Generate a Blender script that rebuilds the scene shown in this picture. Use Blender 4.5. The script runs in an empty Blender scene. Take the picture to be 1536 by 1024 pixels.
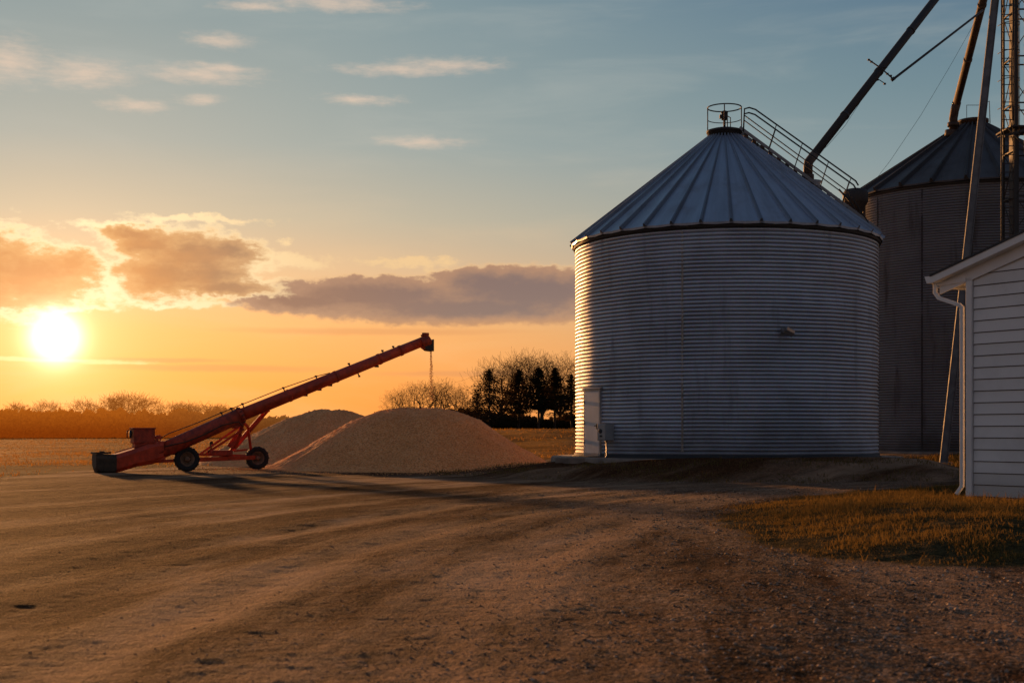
import bpy, bmesh, math, random
import numpy as np
from mathutils import Vector, Matrix
rng = np.random.default_rng(7)
random.seed(7)
R = math.radians
scene = bpy.context.scene
COL = scene.collection
CAMH = 1.1; F = 2000.0; HZ = 648.0

def P(px, py, Z):
    "photo pixel -> world point at depth Z"
    return Vector(((px - 768) * Z / F, Z, (HZ - py) * Z / F + CAMH))

# ------------------------------------------------------------------ noise
def _hash(ix, iy, seed):
    n = (ix.astype(np.int64) * 374761393 + iy.astype(np.int64) * 668265263 + seed * 1442695041) & 0x7fffffff
    n = ((n ^ (n >> 13)) * 1274126177) & 0x7fffffff
    n = (n ^ (n >> 16)) & 0xffffff
    return n / float(0xffffff)
def vnoise(x, y, seed=0):
    x = np.asarray(x, float); y = np.asarray(y, float)
    ix = np.floor(x); iy = np.floor(y); fx = x - ix; fy = y - iy
    fx = fx * fx * fx * (fx * (fx * 6 - 15) + 10); fy = fy * fy * fy * (fy * (fy * 6 - 15) + 10)
    a = _hash(ix, iy, seed); b = _hash(ix + 1, iy, seed); c = _hash(ix, iy + 1, seed); d = _hash(ix + 1, iy + 1, seed)
    return (a * (1 - fx) + b * fx) * (1 - fy) + (c * (1 - fx) + d * fx) * fy
def fbm(x, y, oct=4, seed=0, gain=0.5):
    s = 0; a = 1; t = 0
    for i in range(oct):
        s = s + a * (vnoise(x, y, seed + i * 17) - 0.5); t += a; a *= gain
        x = np.asarray(x) * 2.03 + 5.1; y = np.asarray(y) * 2.03 + 9.7
    return s / t * 2      # about -1..1
def sm(x, a, b):
    t = np.clip((np.asarray(x, float) - a) / (b - a), 0, 1)
    return t * t * (3 - 2 * t)

# ------------------------------------------------------------------ layout
B1 = np.array([5.95, 37.35]); R1 = 4.153; B1Z = 0.46
B2 = np.array([18.68, 54.0]); R2 = 4.95; B2Z = 0.38
PHI0 = -math.atan2(B1[0], B1[1])
# wheel-track arcs share one centre
def circ(p1, p2, p3):
    ax, ay = p1; bx, by = p2; cx, cy = p3
    d = 2 * (ax * (by - cy) + bx * (cy - ay) + cx * (ay - by))
    ux = ((ax*ax+ay*ay)*(by-cy)+(bx*bx+by*by)*(cy-ay)+(cx*cx+cy*cy)*(ay-by))/d
    uy = ((ax*ax+ay*ay)*(cx-bx)+(bx*bx+by*by)*(ax-cx)+(cx*cx+cy*cy)*(bx-ax))/d
    return ux, uy, math.hypot(ax-ux, ay-uy)
TCX, TCY, TR = circ((-2.9, 9), (0.67, 21.6), (6.4, 30.5))
GRASS = [(2.76,18),(3.3,19.5),(4.94,23.2),(6.9,25.6),(9.2,27.2),(26,28),(26,10.6),(4.3,11.0),(3.3,10.7),(2.7,11.6),(2.45,13.5),(2.4,16.3)]
def poly_sd(x, y, poly):
    "signed distance, positive inside"
    x = np.asarray(x, float); y = np.asarray(y, float)
    d = np.full(x.shape, 1e9); ins = np.zeros(x.shape, bool)
    n = len(poly)
    for i in range(n):
        ax, ay = poly[i]; bx, by = poly[(i+1) % n]
        ex, ey = bx-ax, by-ay
        t = np.clip(((x-ax)*ex + (y-ay)*ey) / (ex*ex+ey*ey), 0, 1)
        d = np.minimum(d, np.hypot(x-ax-t*ex, y-ay-t*ey))
        c = ((ay > y) != (by > y)) & (x < (bx-ax) * (y-ay) / (by-ay + 1e-12) + ax)
        ins ^= c
    return np.where(ins, d, -d)
FX = [-400,-60,-12.4,-12.2,-10.5,-5,2,10,20,60,400]; FY = [20,26,31.5,37,43,50,53,60,64,70,90]
def grass_patch(x, y):
    return poly_sd(x, y, GRASS) + 0.35 * fbm(np.asarray(x)*0.9, np.asarray(y)*0.9, 3, 3)
def grass_field(x, y):
    return np.asarray(y) - np.interp(x, FX, FY) + 1.6 * fbm(np.asarray(x)*0.35, np.asarray(y)*0.35, 3, 5)
def grass_back(x, y):
    return 4.2 - np.hypot((np.asarray(x)-16.0)*0.75, np.asarray(y)-44.5) + 0.8 * fbm(np.asarray(x)*0.8, np.asarray(y)*0.8, 3, 8)
def strip_mask(x, y):     # thin weeds in front of the bin mound
    return np.zeros_like(np.asarray(x, float))
def track_coords(x, y):
    r = np.hypot(x - TCX, y - TCY); s = np.arctan2(y - TCY, x - TCX) * TR
    return r - TR, s
def ground_h(x, y, fine=True):
    x = np.asarray(x, float); y = np.asarray(y, float)
    h = 1.45 * sm(y, 56, 125) * sm(x / np.maximum(y, 1), -0.24, -0.05)
    h = h + 0.18 * fbm(x*0.03, y*0.03, 3, 11) * sm(y, 50, 110)
    r = np.hypot(x-B1[0], y-B1[1]); ang = np.arctan2(x-B1[0], -(y-B1[1]))
    top = 0.20 + 0.265 * sm(np.cos(ang - PHI0 - 0.35), 0.25, 0.9)
    m1 = top * (1 - sm(r + 0.9*fbm(x*0.5, y*0.5, 3, 21), 5.0, 8.4))
    m1 = np.where(r < 5, top, m1)
    r2 = np.hypot(x-B2[0], y-B2[1])
    m2 = 0.30 * (1 - sm(r2, 5.3, 9))
    h = h + m1 + m2
    # loose soil ridge running left from the bin pad
    rd = np.hypot((x-1.9)*0.45, (y-35.0)*1.2)
    h = h + 0.10 * (1 - sm(rd, 0, 1.3)) * (1 + 0.8*fbm(x*2, y*2, 3, 9))
    g = sm(grass_patch(x, y), -0.1, 2.6)
    g = g * (1 - .95*np.exp(-((x-8.6)**2+(y-21.5)**2)/12))
    h = h - .05*np.exp(-((x-8.2)**2+(y-22)**2)/6)
    h = h + 0.20 * g + 0.05 * g * fbm(x*0.8, y*0.8, 3, 13)
    if fine:
        lat, s = track_coords(x, y)
        nog = 1 - sm(grass_patch(x, y), -0.2, 0.3)
        near = 1 - sm(y, 40, 60)
        rut = 0
        for c, w, a in ((-0.9,0.22,1),(0.75,0.24,1),(-2.6,0.25,.6),(2.4,0.3,.7),(4.3,.3,.5)):
            wob = 0.25*fbm(s*0.12, s*0+c, 2, 31)
            rut = rut - a * np.exp(-((lat-c-wob)/w)**2) + 0.5*a*np.exp(-((np.abs(lat-c-wob)-w*1.9)/(w*.8))**2)
        h = h + near * nog * (0.015 * rut + 0.018 * fbm(lat*1.3, s*0.13, 4, 33) + 0.012 * fbm(x*1.0, y*1.0, 4, 35, .5)
                              + 0.006 * fbm(x*9, y*9, 3, 37, .7))
        h = h + near * 0.02 * (1-nog) * fbm(x*5, y*5, 3, 39)
    return h
def gh(x, y): return float(ground_h(np.array([x]), np.array([y]))[0])

# ------------------------------------------------------------------ helpers
def tag(o, label=None, cat=None, group=None, kind=None):
    if label: o['label'] = label
    if cat: o['category'] = cat
    if group: o['group'] = group
    if kind: o['kind'] = kind
    return o
def empty(name, loc, label=None, cat=None, group=None, rz=0):
    o = bpy.data.objects.new(name, None); COL.objects.link(o); o.location = loc; o.rotation_euler = (0, 0, rz)
    o.empty_display_size = 0.2
    return tag(o, label, cat, group)
WM = {}
def link_mesh(name, me, mat=None, parent=None):
    o = bpy.data.objects.new(name, me); COL.objects.link(o)
    if mat: me.materials.append(mat)
    if parent is not None:
        o.parent = parent
        def world(q):
            l = Matrix.LocRotScale(q.location, q.rotation_euler, q.scale)
            return l if q.parent is None else world(q.parent) @ q.matrix_parent_inverse @ l
        o.matrix_parent_inverse = world(parent).inverted()
    return o
def np_mesh(name, verts, faces, smooth=False):
    me = bpy.data.meshes.new(name)
    v = np.asarray(verts, dtype=np.float32).reshape(-1, 3)
    f = np.asarray(faces, dtype=np.int32)
    k = f.shape[1]
    me.vertices.add(len(v)); me.vertices.foreach_set('co', v.ravel())
    me.loops.add(f.size); me.loops.foreach_set('vertex_index', f.ravel())
    me.polygons.add(len(f)); me.polygons.foreach_set('loop_start', np.arange(0, f.size, k, dtype=np.int32))
    me.polygons.foreach_set('loop_total', np.full(len(f), k, dtype=np.int32))
    if smooth: me.polygons.foreach_set('use_smooth', np.ones(len(f), bool))
    me.update(calc_edges=True); me.validate()
    return me
class MB:
    def __init__(s): s.bm = bmesh.new()
    def box(s, c, size, rot=None, bev=0):
        m = Matrix.Translation(Vector(c)) @ (rot.to_4x4() if rot is not None else Matrix.Identity(4)) @ Matrix.Diagonal((*size, 1))
        r = bmesh.ops.create_cube(s.bm, size=1, matrix=m)
        if bev:
            es = list({e for v in r['verts'] for e in v.link_edges})
            bmesh.ops.bevel(s.bm, geom=es, offset=bev, segments=2, affect='EDGES', profile=.6)
        return s
    def tube(s, pts, r, n=10, cap=True, smooth=True):
        pts = [Vector(p) for p in pts]
        rs = r if isinstance(r, (list, tuple)) else [r]*len(pts)
        prev = None; rings = []
        for i, p in enumerate(pts):
            if i == 0: d = pts[1]-p
            elif i == len(pts)-1: d = p-pts[i-1]
            else: d = (pts[i+1]-p).normalized() + (p-pts[i-1]).normalized()
            d.normalize()
            if prev is None:
                a = Vector((0,0,1)) if abs(d.z) < .9 else Vector((1,0,0))
                u = d.cross(a).normalized()
            else:
                u = (prev - d*prev.dot(d)).normalized()
            prev = u; w = d.cross(u)
            rings.append([s.bm.verts.new(p + (u*math.cos(t*2*math.pi/n) + w*math.sin(t*2*math.pi/n))*rs[i]) for t in range(n)])
        for a, b in zip(rings, rings[1:]):
            for i in range(n):
                f = s.bm.faces.new((a[i], a[(i+1)%n], b[(i+1)%n], b[i])); f.smooth = smooth
        if cap:
            s.bm.faces.new(list(reversed(rings[0]))); s.bm.faces.new(rings[-1])
        return s
    def bar(s, a, b, w, h, up=(0,0,1), bev=0):
        a = Vector(a); b = Vector(b); d = (b-a); L = d.length; d.normalize()
        u = Vector(up)
        if abs(d.dot(u)) > .98: u = Vector((0,1,0))
        x = d.cross(u).normalized(); z = x.cross(d)
        rot = Matrix((x, d, z)).transposed()
        return s.box((a+b)/2, (w, L, h), rot, bev)
    def lathe(s, prof, c=(0,0,0), n=32, axis=None, smooth=True, closed=False, seg=None):
        c = Vector(c)
        if axis is None: M = Matrix.Identity(3)
        else: M = Vector((0,0,1)).rotation_difference(Vector(axis).normalized()).to_matrix()
        rings = []
        for (r, z) in prof:
            rings.append([s.bm.verts.new(c + M @ Vector((r*math.cos(t*2*math.pi/n), r*math.sin(t*2*math.pi/n), z))) for t in range(n)])
        pairs = list(zip(rings, rings[1:]))
        if closed: pairs.append((rings[-1], rings[0]))
        for a, b in pairs:
            for i in range(n):
                f = s.bm.faces.new((a[i], a[(i+1)%n], b[(i+1)%n], b[i])); f.smooth = smooth
        if not closed:
            s.bm.faces.new(list(reversed(rings[0]))); s.bm.faces.new(rings[-1])
        return s
    def face(s, pts, smooth=False):
        f = s.bm.faces.new([s.bm.verts.new(Vector(p)) for p in pts]); f.smooth = smooth; return s
    def prism(s, pts, ext):
        "extrude polygon pts by vector ext"
        ext = Vector(ext); a = [s.bm.verts.new(Vector(p)) for p in pts]; b = [s.bm.verts.new(Vector(p)+ext) for p in pts]
        s.bm.faces.new(a); s.bm.faces.new(list(reversed(b)))
        n = len(pts)
        for i in range(n): s.bm.faces.new((a[i], b[i], b[(i+1)%n], a[(i+1)%n]))
        return s
    def build(s, name, mat, parent=None):
        bmesh.ops.recalc_face_normals(s.bm, faces=s.bm.faces)
        me = bpy.data.meshes.new(name); s.bm.to_mesh(me); s.bm.free()
        return link_mesh(name, me, mat, parent)

# ------------------------------------------------------------------ node helper
class NT:
    def __init__(s, nt): s.nt = nt; s.N = nt.nodes; s.L = nt.links
    def new(s, t, **k):
        n = s.N.new(t)
        for a, b in k.items(): setattr(n, a, b)
        return n
    def set(s, sock, v):
        if v is None: return
        if isinstance(v, bpy.types.NodeSocket): s.L.new(v, sock)
        elif isinstance(v, (tuple, list)) and sock.type == 'RGBA' and len(v) == 3: sock.default_value = (*v, 1)
        else: sock.default_value = v
    def m(s, op, a, b=None, c=None, clamp=False):
        n = s.new('ShaderNodeMath', operation=op); n.use_clamp = clamp
        for i, v in enumerate((a, b, c)): s.set(n.inputs[i], v)
        return n.outputs[0]
    def vm(s, op, a, b=None, c=None):
        n = s.new('ShaderNodeVectorMath', operation=op)
        for i, v in enumerate((a, b, c)):
            if v is not None: s.set(n.inputs[i], v)
        return n.outputs['Value'] if op in ('LENGTH','DOT_PRODUCT','DISTANCE') else n.outputs[0]
    def sep(s, v):
        n = s.new('ShaderNodeSeparateXYZ'); s.set(n.inputs[0], v); return n.outputs
    def comb(s, x, y, z=0.0):
        n = s.new('ShaderNodeCombineXYZ'); s.set(n.inputs[0], x); s.set(n.inputs[1], y); s.set(n.inputs[2], z); return n.outputs[0]
    def noise(s, v, scale, detail=3, rough=.5, col=False, dist=0):
        n = s.new('ShaderNodeTexNoise'); s.set(n.inputs['Vector'], v); n.inputs['Scale'].default_value = scale
        n.inputs['Detail'].default_value = detail; n.inputs['Roughness'].default_value = rough; n.inputs['Distortion'].default_value = dist
        return n.outputs['Color' if col else 0]
    def vor(s, v, scale, feature='F1', out='Distance', rand=1):
        n = s.new('ShaderNodeTexVoronoi', feature=feature); s.set(n.inputs['Vector'], v); n.inputs['Scale'].default_value = scale
        n.inputs['Randomness'].default_value = rand
        return n.outputs[out]
    def mix(s, f, a, b, blend='MIX'):
        n = s.new('ShaderNodeMix', data_type='RGBA', blend_type=blend)
        s.set(n.inputs[0], f); s.set(n.inputs[6], a); s.set(n.inputs[7], b); return n.outputs[2]
    def ramp(s, f, stops, interp='LINEAR'):
        n = s.new('ShaderNodeValToRGB'); n.color_ramp.interpolation = interp
        els = n.color_ramp.elements
        while len(els) < len(stops): els.new(0.5)
        for e, (p, c) in zip(els, sorted(stops, key=lambda q: q[0])):
            e.position = p; e.color = (*c, 1) if isinstance(c, (tuple, list)) else (c, c, c, 1)
        s.set(n.inputs[0], f); return n.outputs[0]
    def smooth(s, x, a, b, lo=0, hi=1):
        n = s.new('ShaderNodeMapRange', interpolation_type='SMOOTHSTEP'); s.set(n.inputs[0], x)
        n.inputs[1].default_value = a; n.inputs[2].default_value = b; n.inputs[3].default_value = lo; n.inputs[4].default_value = hi
        return n.outputs[0]
    def bump(s, h, strength=.5, dist=.01, normal=None):
        n = s.new('ShaderNodeBump'); s.set(n.inputs['Height'], h); n.inputs['Strength'].default_value = strength
        n.inputs['Distance'].default_value = dist
        if normal is not None: s.L.new(normal, n.inputs['Normal'])
        return n.outputs[0]
def lin(r, g, b):
    return tuple(((c/255)/12.92 if c/255 <= .04045 else ((c/255+.055)/1.055)**2.4) for c in (r, g, b))
def material(name, fn):
    m = bpy.data.materials.new(name); m.use_nodes = True; nt = NT(m.node_tree)
    b = m.node_tree.nodes['Principled BSDF']; fn(nt, b); return m
def pos(nt): return nt.new('ShaderNodeNewGeometry').outputs['Position']
def setp(nt, b, **k):
    names = dict(col='Base Color', rough='Roughness', metal='Metallic', normal='Normal', spec='Specular IOR Level')
    for a, v in k.items(): nt.set(b.inputs[names[a]], v)

# ------------------------------------------------------------------ materials
def simple(name, col, rough=.6, metal=0, var=.25, scale=3, bump=.2, bscale=40, bd=.004):
    def fn(nt, b):
        p = pos(nt); n = nt.noise(p, scale, 5, .6)
        c = nt.mix(nt.smooth(n, .3, .7), tuple(x*(1-var) for x in col), tuple(min(1, x*(1+var)) for x in col))
        setp(nt, b, col=c, rough=nt.smooth(n, .2, .8, rough*.85, min(1, rough*1.15)), metal=float(metal),
             normal=nt.bump(nt.noise(p, bscale, 3), bump, bd))
    return material(name, fn)
def bin_metal(name, base, rough, metal, dirt, dirt_shade_amt, pitch, z0, centre, streak=1.0):
    def fn(nt, b):
        p = pos(nt); xyz = nt.sep(p)
        ang = nt.m('ARCTAN2', nt.m('SUBTRACT', xyz[0], float(centre[0])), nt.m('SUBTRACT', float(centre[1]), xyz[1]))
        au = nt.m('MULTIPLY', ang, 4.2)
        st = nt.noise(nt.comb(au, nt.m('MULTIPLY', xyz[2], .12)), 1.6, 6, .65)
        blot = nt.noise(nt.comb(au, xyz[2], 3.0), .9, 5, .6)
        # sheets differ slightly in weathering: rings of 0.81 m, sheets of 2.6 m staggered
        ring = nt.m('FLOOR', nt.m('DIVIDE', nt.m('SUBTRACT', xyz[2], z0), .81))
        sh = nt.m('FLOOR', nt.m('DIVIDE', nt.m('ADD', au, nt.m('MULTIPLY', ring, 1.3)), 2.6))
        wn = nt.new('ShaderNodeTexWhiteNoise', noise_dimensions='2D'); nt.set(wn.inputs['Vector'], nt.comb(ring, sh))
        col = nt.mix(nt.smooth(blot, .3, .7), tuple(c*.82 for c in base), tuple(c*1.12 for c in base))
        col = nt.mix(nt.m('MULTIPLY', wn.outputs['Value'], .22), col, tuple(c*.55 for c in base))
        # spangle
        sp = nt.new('ShaderNodeTexVoronoi'); nt.set(sp.inputs['Vector'], p); sp.inputs['Scale'].default_value = 45
        col = nt.mix(.12, col, sp.outputs['Color'], 'OVERLAY')
        d = nt.m('MULTIPLY', nt.smooth(st, .52, .78), dirt_shade_amt * streak)
        low = nt.m('MULTIPLY', nt.smooth(nt.m('ADD', xyz[2], nt.m('MULTIPLY', blot, 1.2)), z0+.4, z0+1.7, 1, 0), dirt_shade_amt*.8)
        # occlusion-like shade painted into the colour of the corrugation valleys
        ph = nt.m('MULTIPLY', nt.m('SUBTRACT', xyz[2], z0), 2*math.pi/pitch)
        valley = nt.smooth(nt.m('COSINE', ph), -.6, -.95, 0, min(1, dirt_shade_amt*1.0))
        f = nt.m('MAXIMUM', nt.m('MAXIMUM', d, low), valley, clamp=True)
        col = nt.mix(f, col, dirt)  # one dark tone for both dirt stains and the painted groove shade
        rg = nt.m('ADD', nt.smooth(blot, .3, .7, rough-.05, rough+.1), nt.m('MULTIPLY', f, .25), clamp=True)
        me = nt.m('MULTIPLY', metal, nt.m('SUBTRACT', 1.0, nt.m('MULTIPLY', f, .75)))
        setp(nt, b, col=col, rough=rg, metal=me, normal=nt.bump(nt.noise(p, 14, 4, .6), .15, .01))
    return material(name, fn)
M = {}
M['galv'] = bin_metal('galvanised_wall', (.49,.535,.60), .48, .75, (.030,.022,.016), .65, .1, B1Z, B1)
M['oldgalv'] = bin_metal('weathered_wall', (.19,.20,.215), .65, .4, (.035,.026,.019), .9, .1, B2Z, B2, 1.2)
off1 = math.asin((1096.5-1088)/226) + PHI0
def roof_fn(base, rough, metal, c, ribs=None):
    def fn(nt, b):
        p = pos(nt); xyz = nt.sep(p)
        dx = nt.m('SUBTRACT', xyz[0], float(c[0])); dy = nt.m('SUBTRACT', float(c[1]), xyz[1])
        ang = nt.m('ARCTAN2', dx, dy); rr = nt.m('SQRT', nt.m('ADD', nt.m('MULTIPLY', dx, dx), nt.m('MULTIPLY', dy, dy)))
        st = nt.noise(nt.comb(nt.m('MULTIPLY', ang, 9.0), nt.m('MULTIPLY', rr, .3)), 1.5, 6, .65)
        bl = nt.noise(p, 1.2, 5, .6)
        col = nt.mix(nt.smooth(st, .3, .75), tuple(x*1.05 for x in base), tuple(x*.78 for x in base))
        col = nt.mix(nt.smooth(bl, .5, .8, 0, .5), col, (base[0]*.5, base[1]*.44, base[2]*.38))
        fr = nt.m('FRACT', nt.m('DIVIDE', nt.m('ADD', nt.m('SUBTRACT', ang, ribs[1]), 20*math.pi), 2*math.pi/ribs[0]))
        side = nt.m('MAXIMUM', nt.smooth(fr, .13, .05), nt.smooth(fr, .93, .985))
        col = nt.mix(nt.m('MULTIPLY', side, .62), col, tuple(x*.16 for x in base))  # rib shadows painted into the roof colour as dark lines
        setp(nt, b, col=col, rough=nt.smooth(bl, .3, .7, rough-.08, rough+.12), metal=metal, normal=nt.bump(nt.noise(p, 6, 4), .2, .02))
    return fn
M['roof1'] = material('galvanised_roof', roof_fn((.40,.45,.52), .5, .7, B1, (36, off1)))
M['roof2'] = material('weathered_roof', roof_fn((.085,.085,.088), .7, .1, B2, (26, .1)))
M['steel'] = simple('dark_steel', (.032,.031,.030), .7, .1)
M['steelgrey'] = simple('grey_steel', (.22,.22,.22), .5, .6)
M['rusty'] = simple('rusty_steel', (.075,.048,.032), .7, .2, .5, 4)
M['concrete'] = simple('concrete', (.23,.175,.13), .9, 0, .35, 2.5, .6, 30, .01)
M['door'] = simple('door_paint', (.62,.61,.58), .5, 0, .10, 2)
M['elec'] = simple('grey_paint', (.30,.30,.29), .5, .2, .15)
M['white'] = simple('white_vinyl', (.76,.75,.71), .55, 0, .07, 1.5, .1, 60)
SZ0 = gh(7.65,22.7)+.02
def siding_fn(nt, b):
    p = pos(nt); xyz = nt.sep(p)
    n1 = nt.noise(p, 1.3, 5, .6); course = nt.m('FLOOR', nt.m('DIVIDE', xyz[2], .1975))
    wn = nt.new('ShaderNodeTexWhiteNoise', noise_dimensions='1D'); nt.set(wn.inputs['W'], course)
    c = nt.mix(wn.outputs['Value'], (.72,.71,.67), (.79,.78,.74))
    c = nt.mix(nt.smooth(n1, .45, .75, 0, .3), c, (.42,.40,.36))
    grain = nt.noise(nt.vm('MULTIPLY', p, (4.0,4.0,60.0)), 3, 4, .6)
    low = nt.m('MULTIPLY', nt.smooth(nt.m('ADD', xyz[2], nt.m('MULTIPLY', n1, .5)), .3, .9, 1, 0), .45)
    c = nt.mix(low, c, (.20,.15,.10))
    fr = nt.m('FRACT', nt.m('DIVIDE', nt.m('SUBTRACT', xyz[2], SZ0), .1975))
    c = nt.mix(nt.m('MAXIMUM', nt.smooth(fr, .90, .955), nt.smooth(fr, .0, .03, .5, 0)), c, (.05,.035,.025))  # lap shadow painted as a dark line under each board
    setp(nt, b, col=c, rough=.55, normal=nt.bump(grain, .12, .003))
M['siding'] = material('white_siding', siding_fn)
M['shingle'] = simple('asphalt_shingle', (.05,.05,.05), .9, 0, .4, 20, .8, 60, .01)
M['red'] = simple('red_paint', (.50,.050,.013), .5, .0, .3, 5, .1)
M['reddark'] = simple('worn_red_paint', (.38,.042,.012), .6, .0, .45, 7, .3)
M['tyre'] = simple('tyre_rubber', (.022,.02,.018), .85, 0, .4, 12, .5)
M['rimpaint'] = simple('rim_paint', (.20,.11,.06), .6, .0, .4, 8)
M['black'] = simple('black_rubber', (.055,.038,.022), .75, 0, .5, 6, .5)
M['lens'] = simple('lamp_lens', (.60,.36,.20), .25, 0, .2)
def corn_fn(nt, b):
    p = pos(nt)
    v = nt.new('ShaderNodeTexVoronoi'); nt.set(v.inputs['Vector'], p); v.inputs['Scale'].default_value = 34
    v2 = nt.new('ShaderNodeTexVoronoi'); nt.set(v2.inputs['Vector'], p); v2.inputs['Scale'].default_value = 60
    rnd = nt.sep(v.outputs['Color'])[0]
    c = nt.ramp(rnd, [(0,(.46,.14,.045)),(.35,(.86,.31,.095)),(.7,(.97,.41,.135)),(1,(1.0,.56,.25))])
    c = nt.mix(nt.m('MULTIPLY', nt.sep(v2.outputs['Color'])[1], .4), c, (.98,.44,.15))
    big = nt.noise(p, .8, 4, .6); c = nt.mix(nt.smooth(big, .35, .7, 0, .4), c, (.62,.22,.055))
    h = nt.m('ADD', nt.m('MULTIPLY', v.outputs['Distance'], -1.0), nt.m('MULTIPLY', v2.outputs['Distance'], -.5))
    setp(nt, b, col=c, rough=.7, normal=nt.bump(h, .5, .02), spec=.13)
M['corn'] = material('corn_grain', corn_fn)
M['kernel'] = simple('corn_kernel', (.88,.36,.11), .5, 0, .3, 30)

def foliage(name, c1, c2, trans, tcol, rough=.7, glow=None):
    m = bpy.data.materials.new(name); m.use_nodes = True; nt = NT(m.node_tree); nt.N.clear()
    g = nt.new('ShaderNodeNewGeometry')
    rnd = g.outputs['Random Per Island']
    p = g.outputs['Position']; big = nt.noise(p, .25, 3)
    f = nt.m('ADD', nt.m('MULTIPLY', rnd, .7), nt.m('MULTIPLY', big, .3))
    c = nt.mix(f, c1, c2)
    d = nt.new('ShaderNodeBsdfDiffuse'); nt.set(d.inputs[0], c)
    t = nt.new('ShaderNodeBsdfTranslucent'); nt.set(t.inputs[0], nt.mix(f, tuple(x*.75 for x in tcol), tcol))
    mx = nt.new('ShaderNodeMixShader'); mx.inputs[0].default_value = trans
    nt.L.new(d.outputs[0], mx.inputs[1]); nt.L.new(t.outputs[0], mx.inputs[2])
    out = mx.outputs[0]
    if glow:      # far haze painted as emission in the twig and brush material
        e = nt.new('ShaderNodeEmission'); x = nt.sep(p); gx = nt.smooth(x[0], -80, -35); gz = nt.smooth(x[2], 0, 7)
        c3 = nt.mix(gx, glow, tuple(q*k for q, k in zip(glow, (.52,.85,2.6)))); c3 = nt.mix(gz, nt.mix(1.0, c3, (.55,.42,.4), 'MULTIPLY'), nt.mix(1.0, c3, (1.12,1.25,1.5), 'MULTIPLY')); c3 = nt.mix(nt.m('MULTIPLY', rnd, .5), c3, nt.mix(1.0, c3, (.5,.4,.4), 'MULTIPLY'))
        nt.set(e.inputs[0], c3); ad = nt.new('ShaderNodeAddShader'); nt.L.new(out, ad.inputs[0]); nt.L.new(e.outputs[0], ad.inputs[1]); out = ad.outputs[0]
    o = nt.new('ShaderNodeOutputMaterial'); nt.L.new(out, o.inputs[0]); return m
M['grass'] = foliage('dry_grass', (.030,.028,.010), (.20,.15,.055), .40, (.28,.17,.045))
M['fieldgrass'] = foliage('field_grass', (.06,.035,.010), (.22,.12,.035), .5, (.60,.27,.035))
M['pine'] = foliage('pine_needles', (.018,.017,.010), (.035,.030,.016), .25, (.07,.04,.012))
M['bark'] = simple('bark', (.05,.032,.022), .9, 0, .4, 3)
M['twig'] = foliage('bare_twigs', (.055,.035,.022), (.10,.06,.035), .3, (.25,.11,.035))
M['hazetwig'] = foliage('haze_glow_twigs', (.06,.03,.01), (.10,.05,.015), .3, (.10,.04,.01), .7, (.25,.065,.006))
M['woods'] = foliage('dark_brush', (.03,.02,.011), (.05,.032,.016), .3, (.09,.045,.015))
M['hazewoods'] = foliage('haze_glow_brush', (.02,.01,.003), (.03,.014,.004), .15, (.02,.01,.002), .7, (.44,.10,.006))

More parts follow.
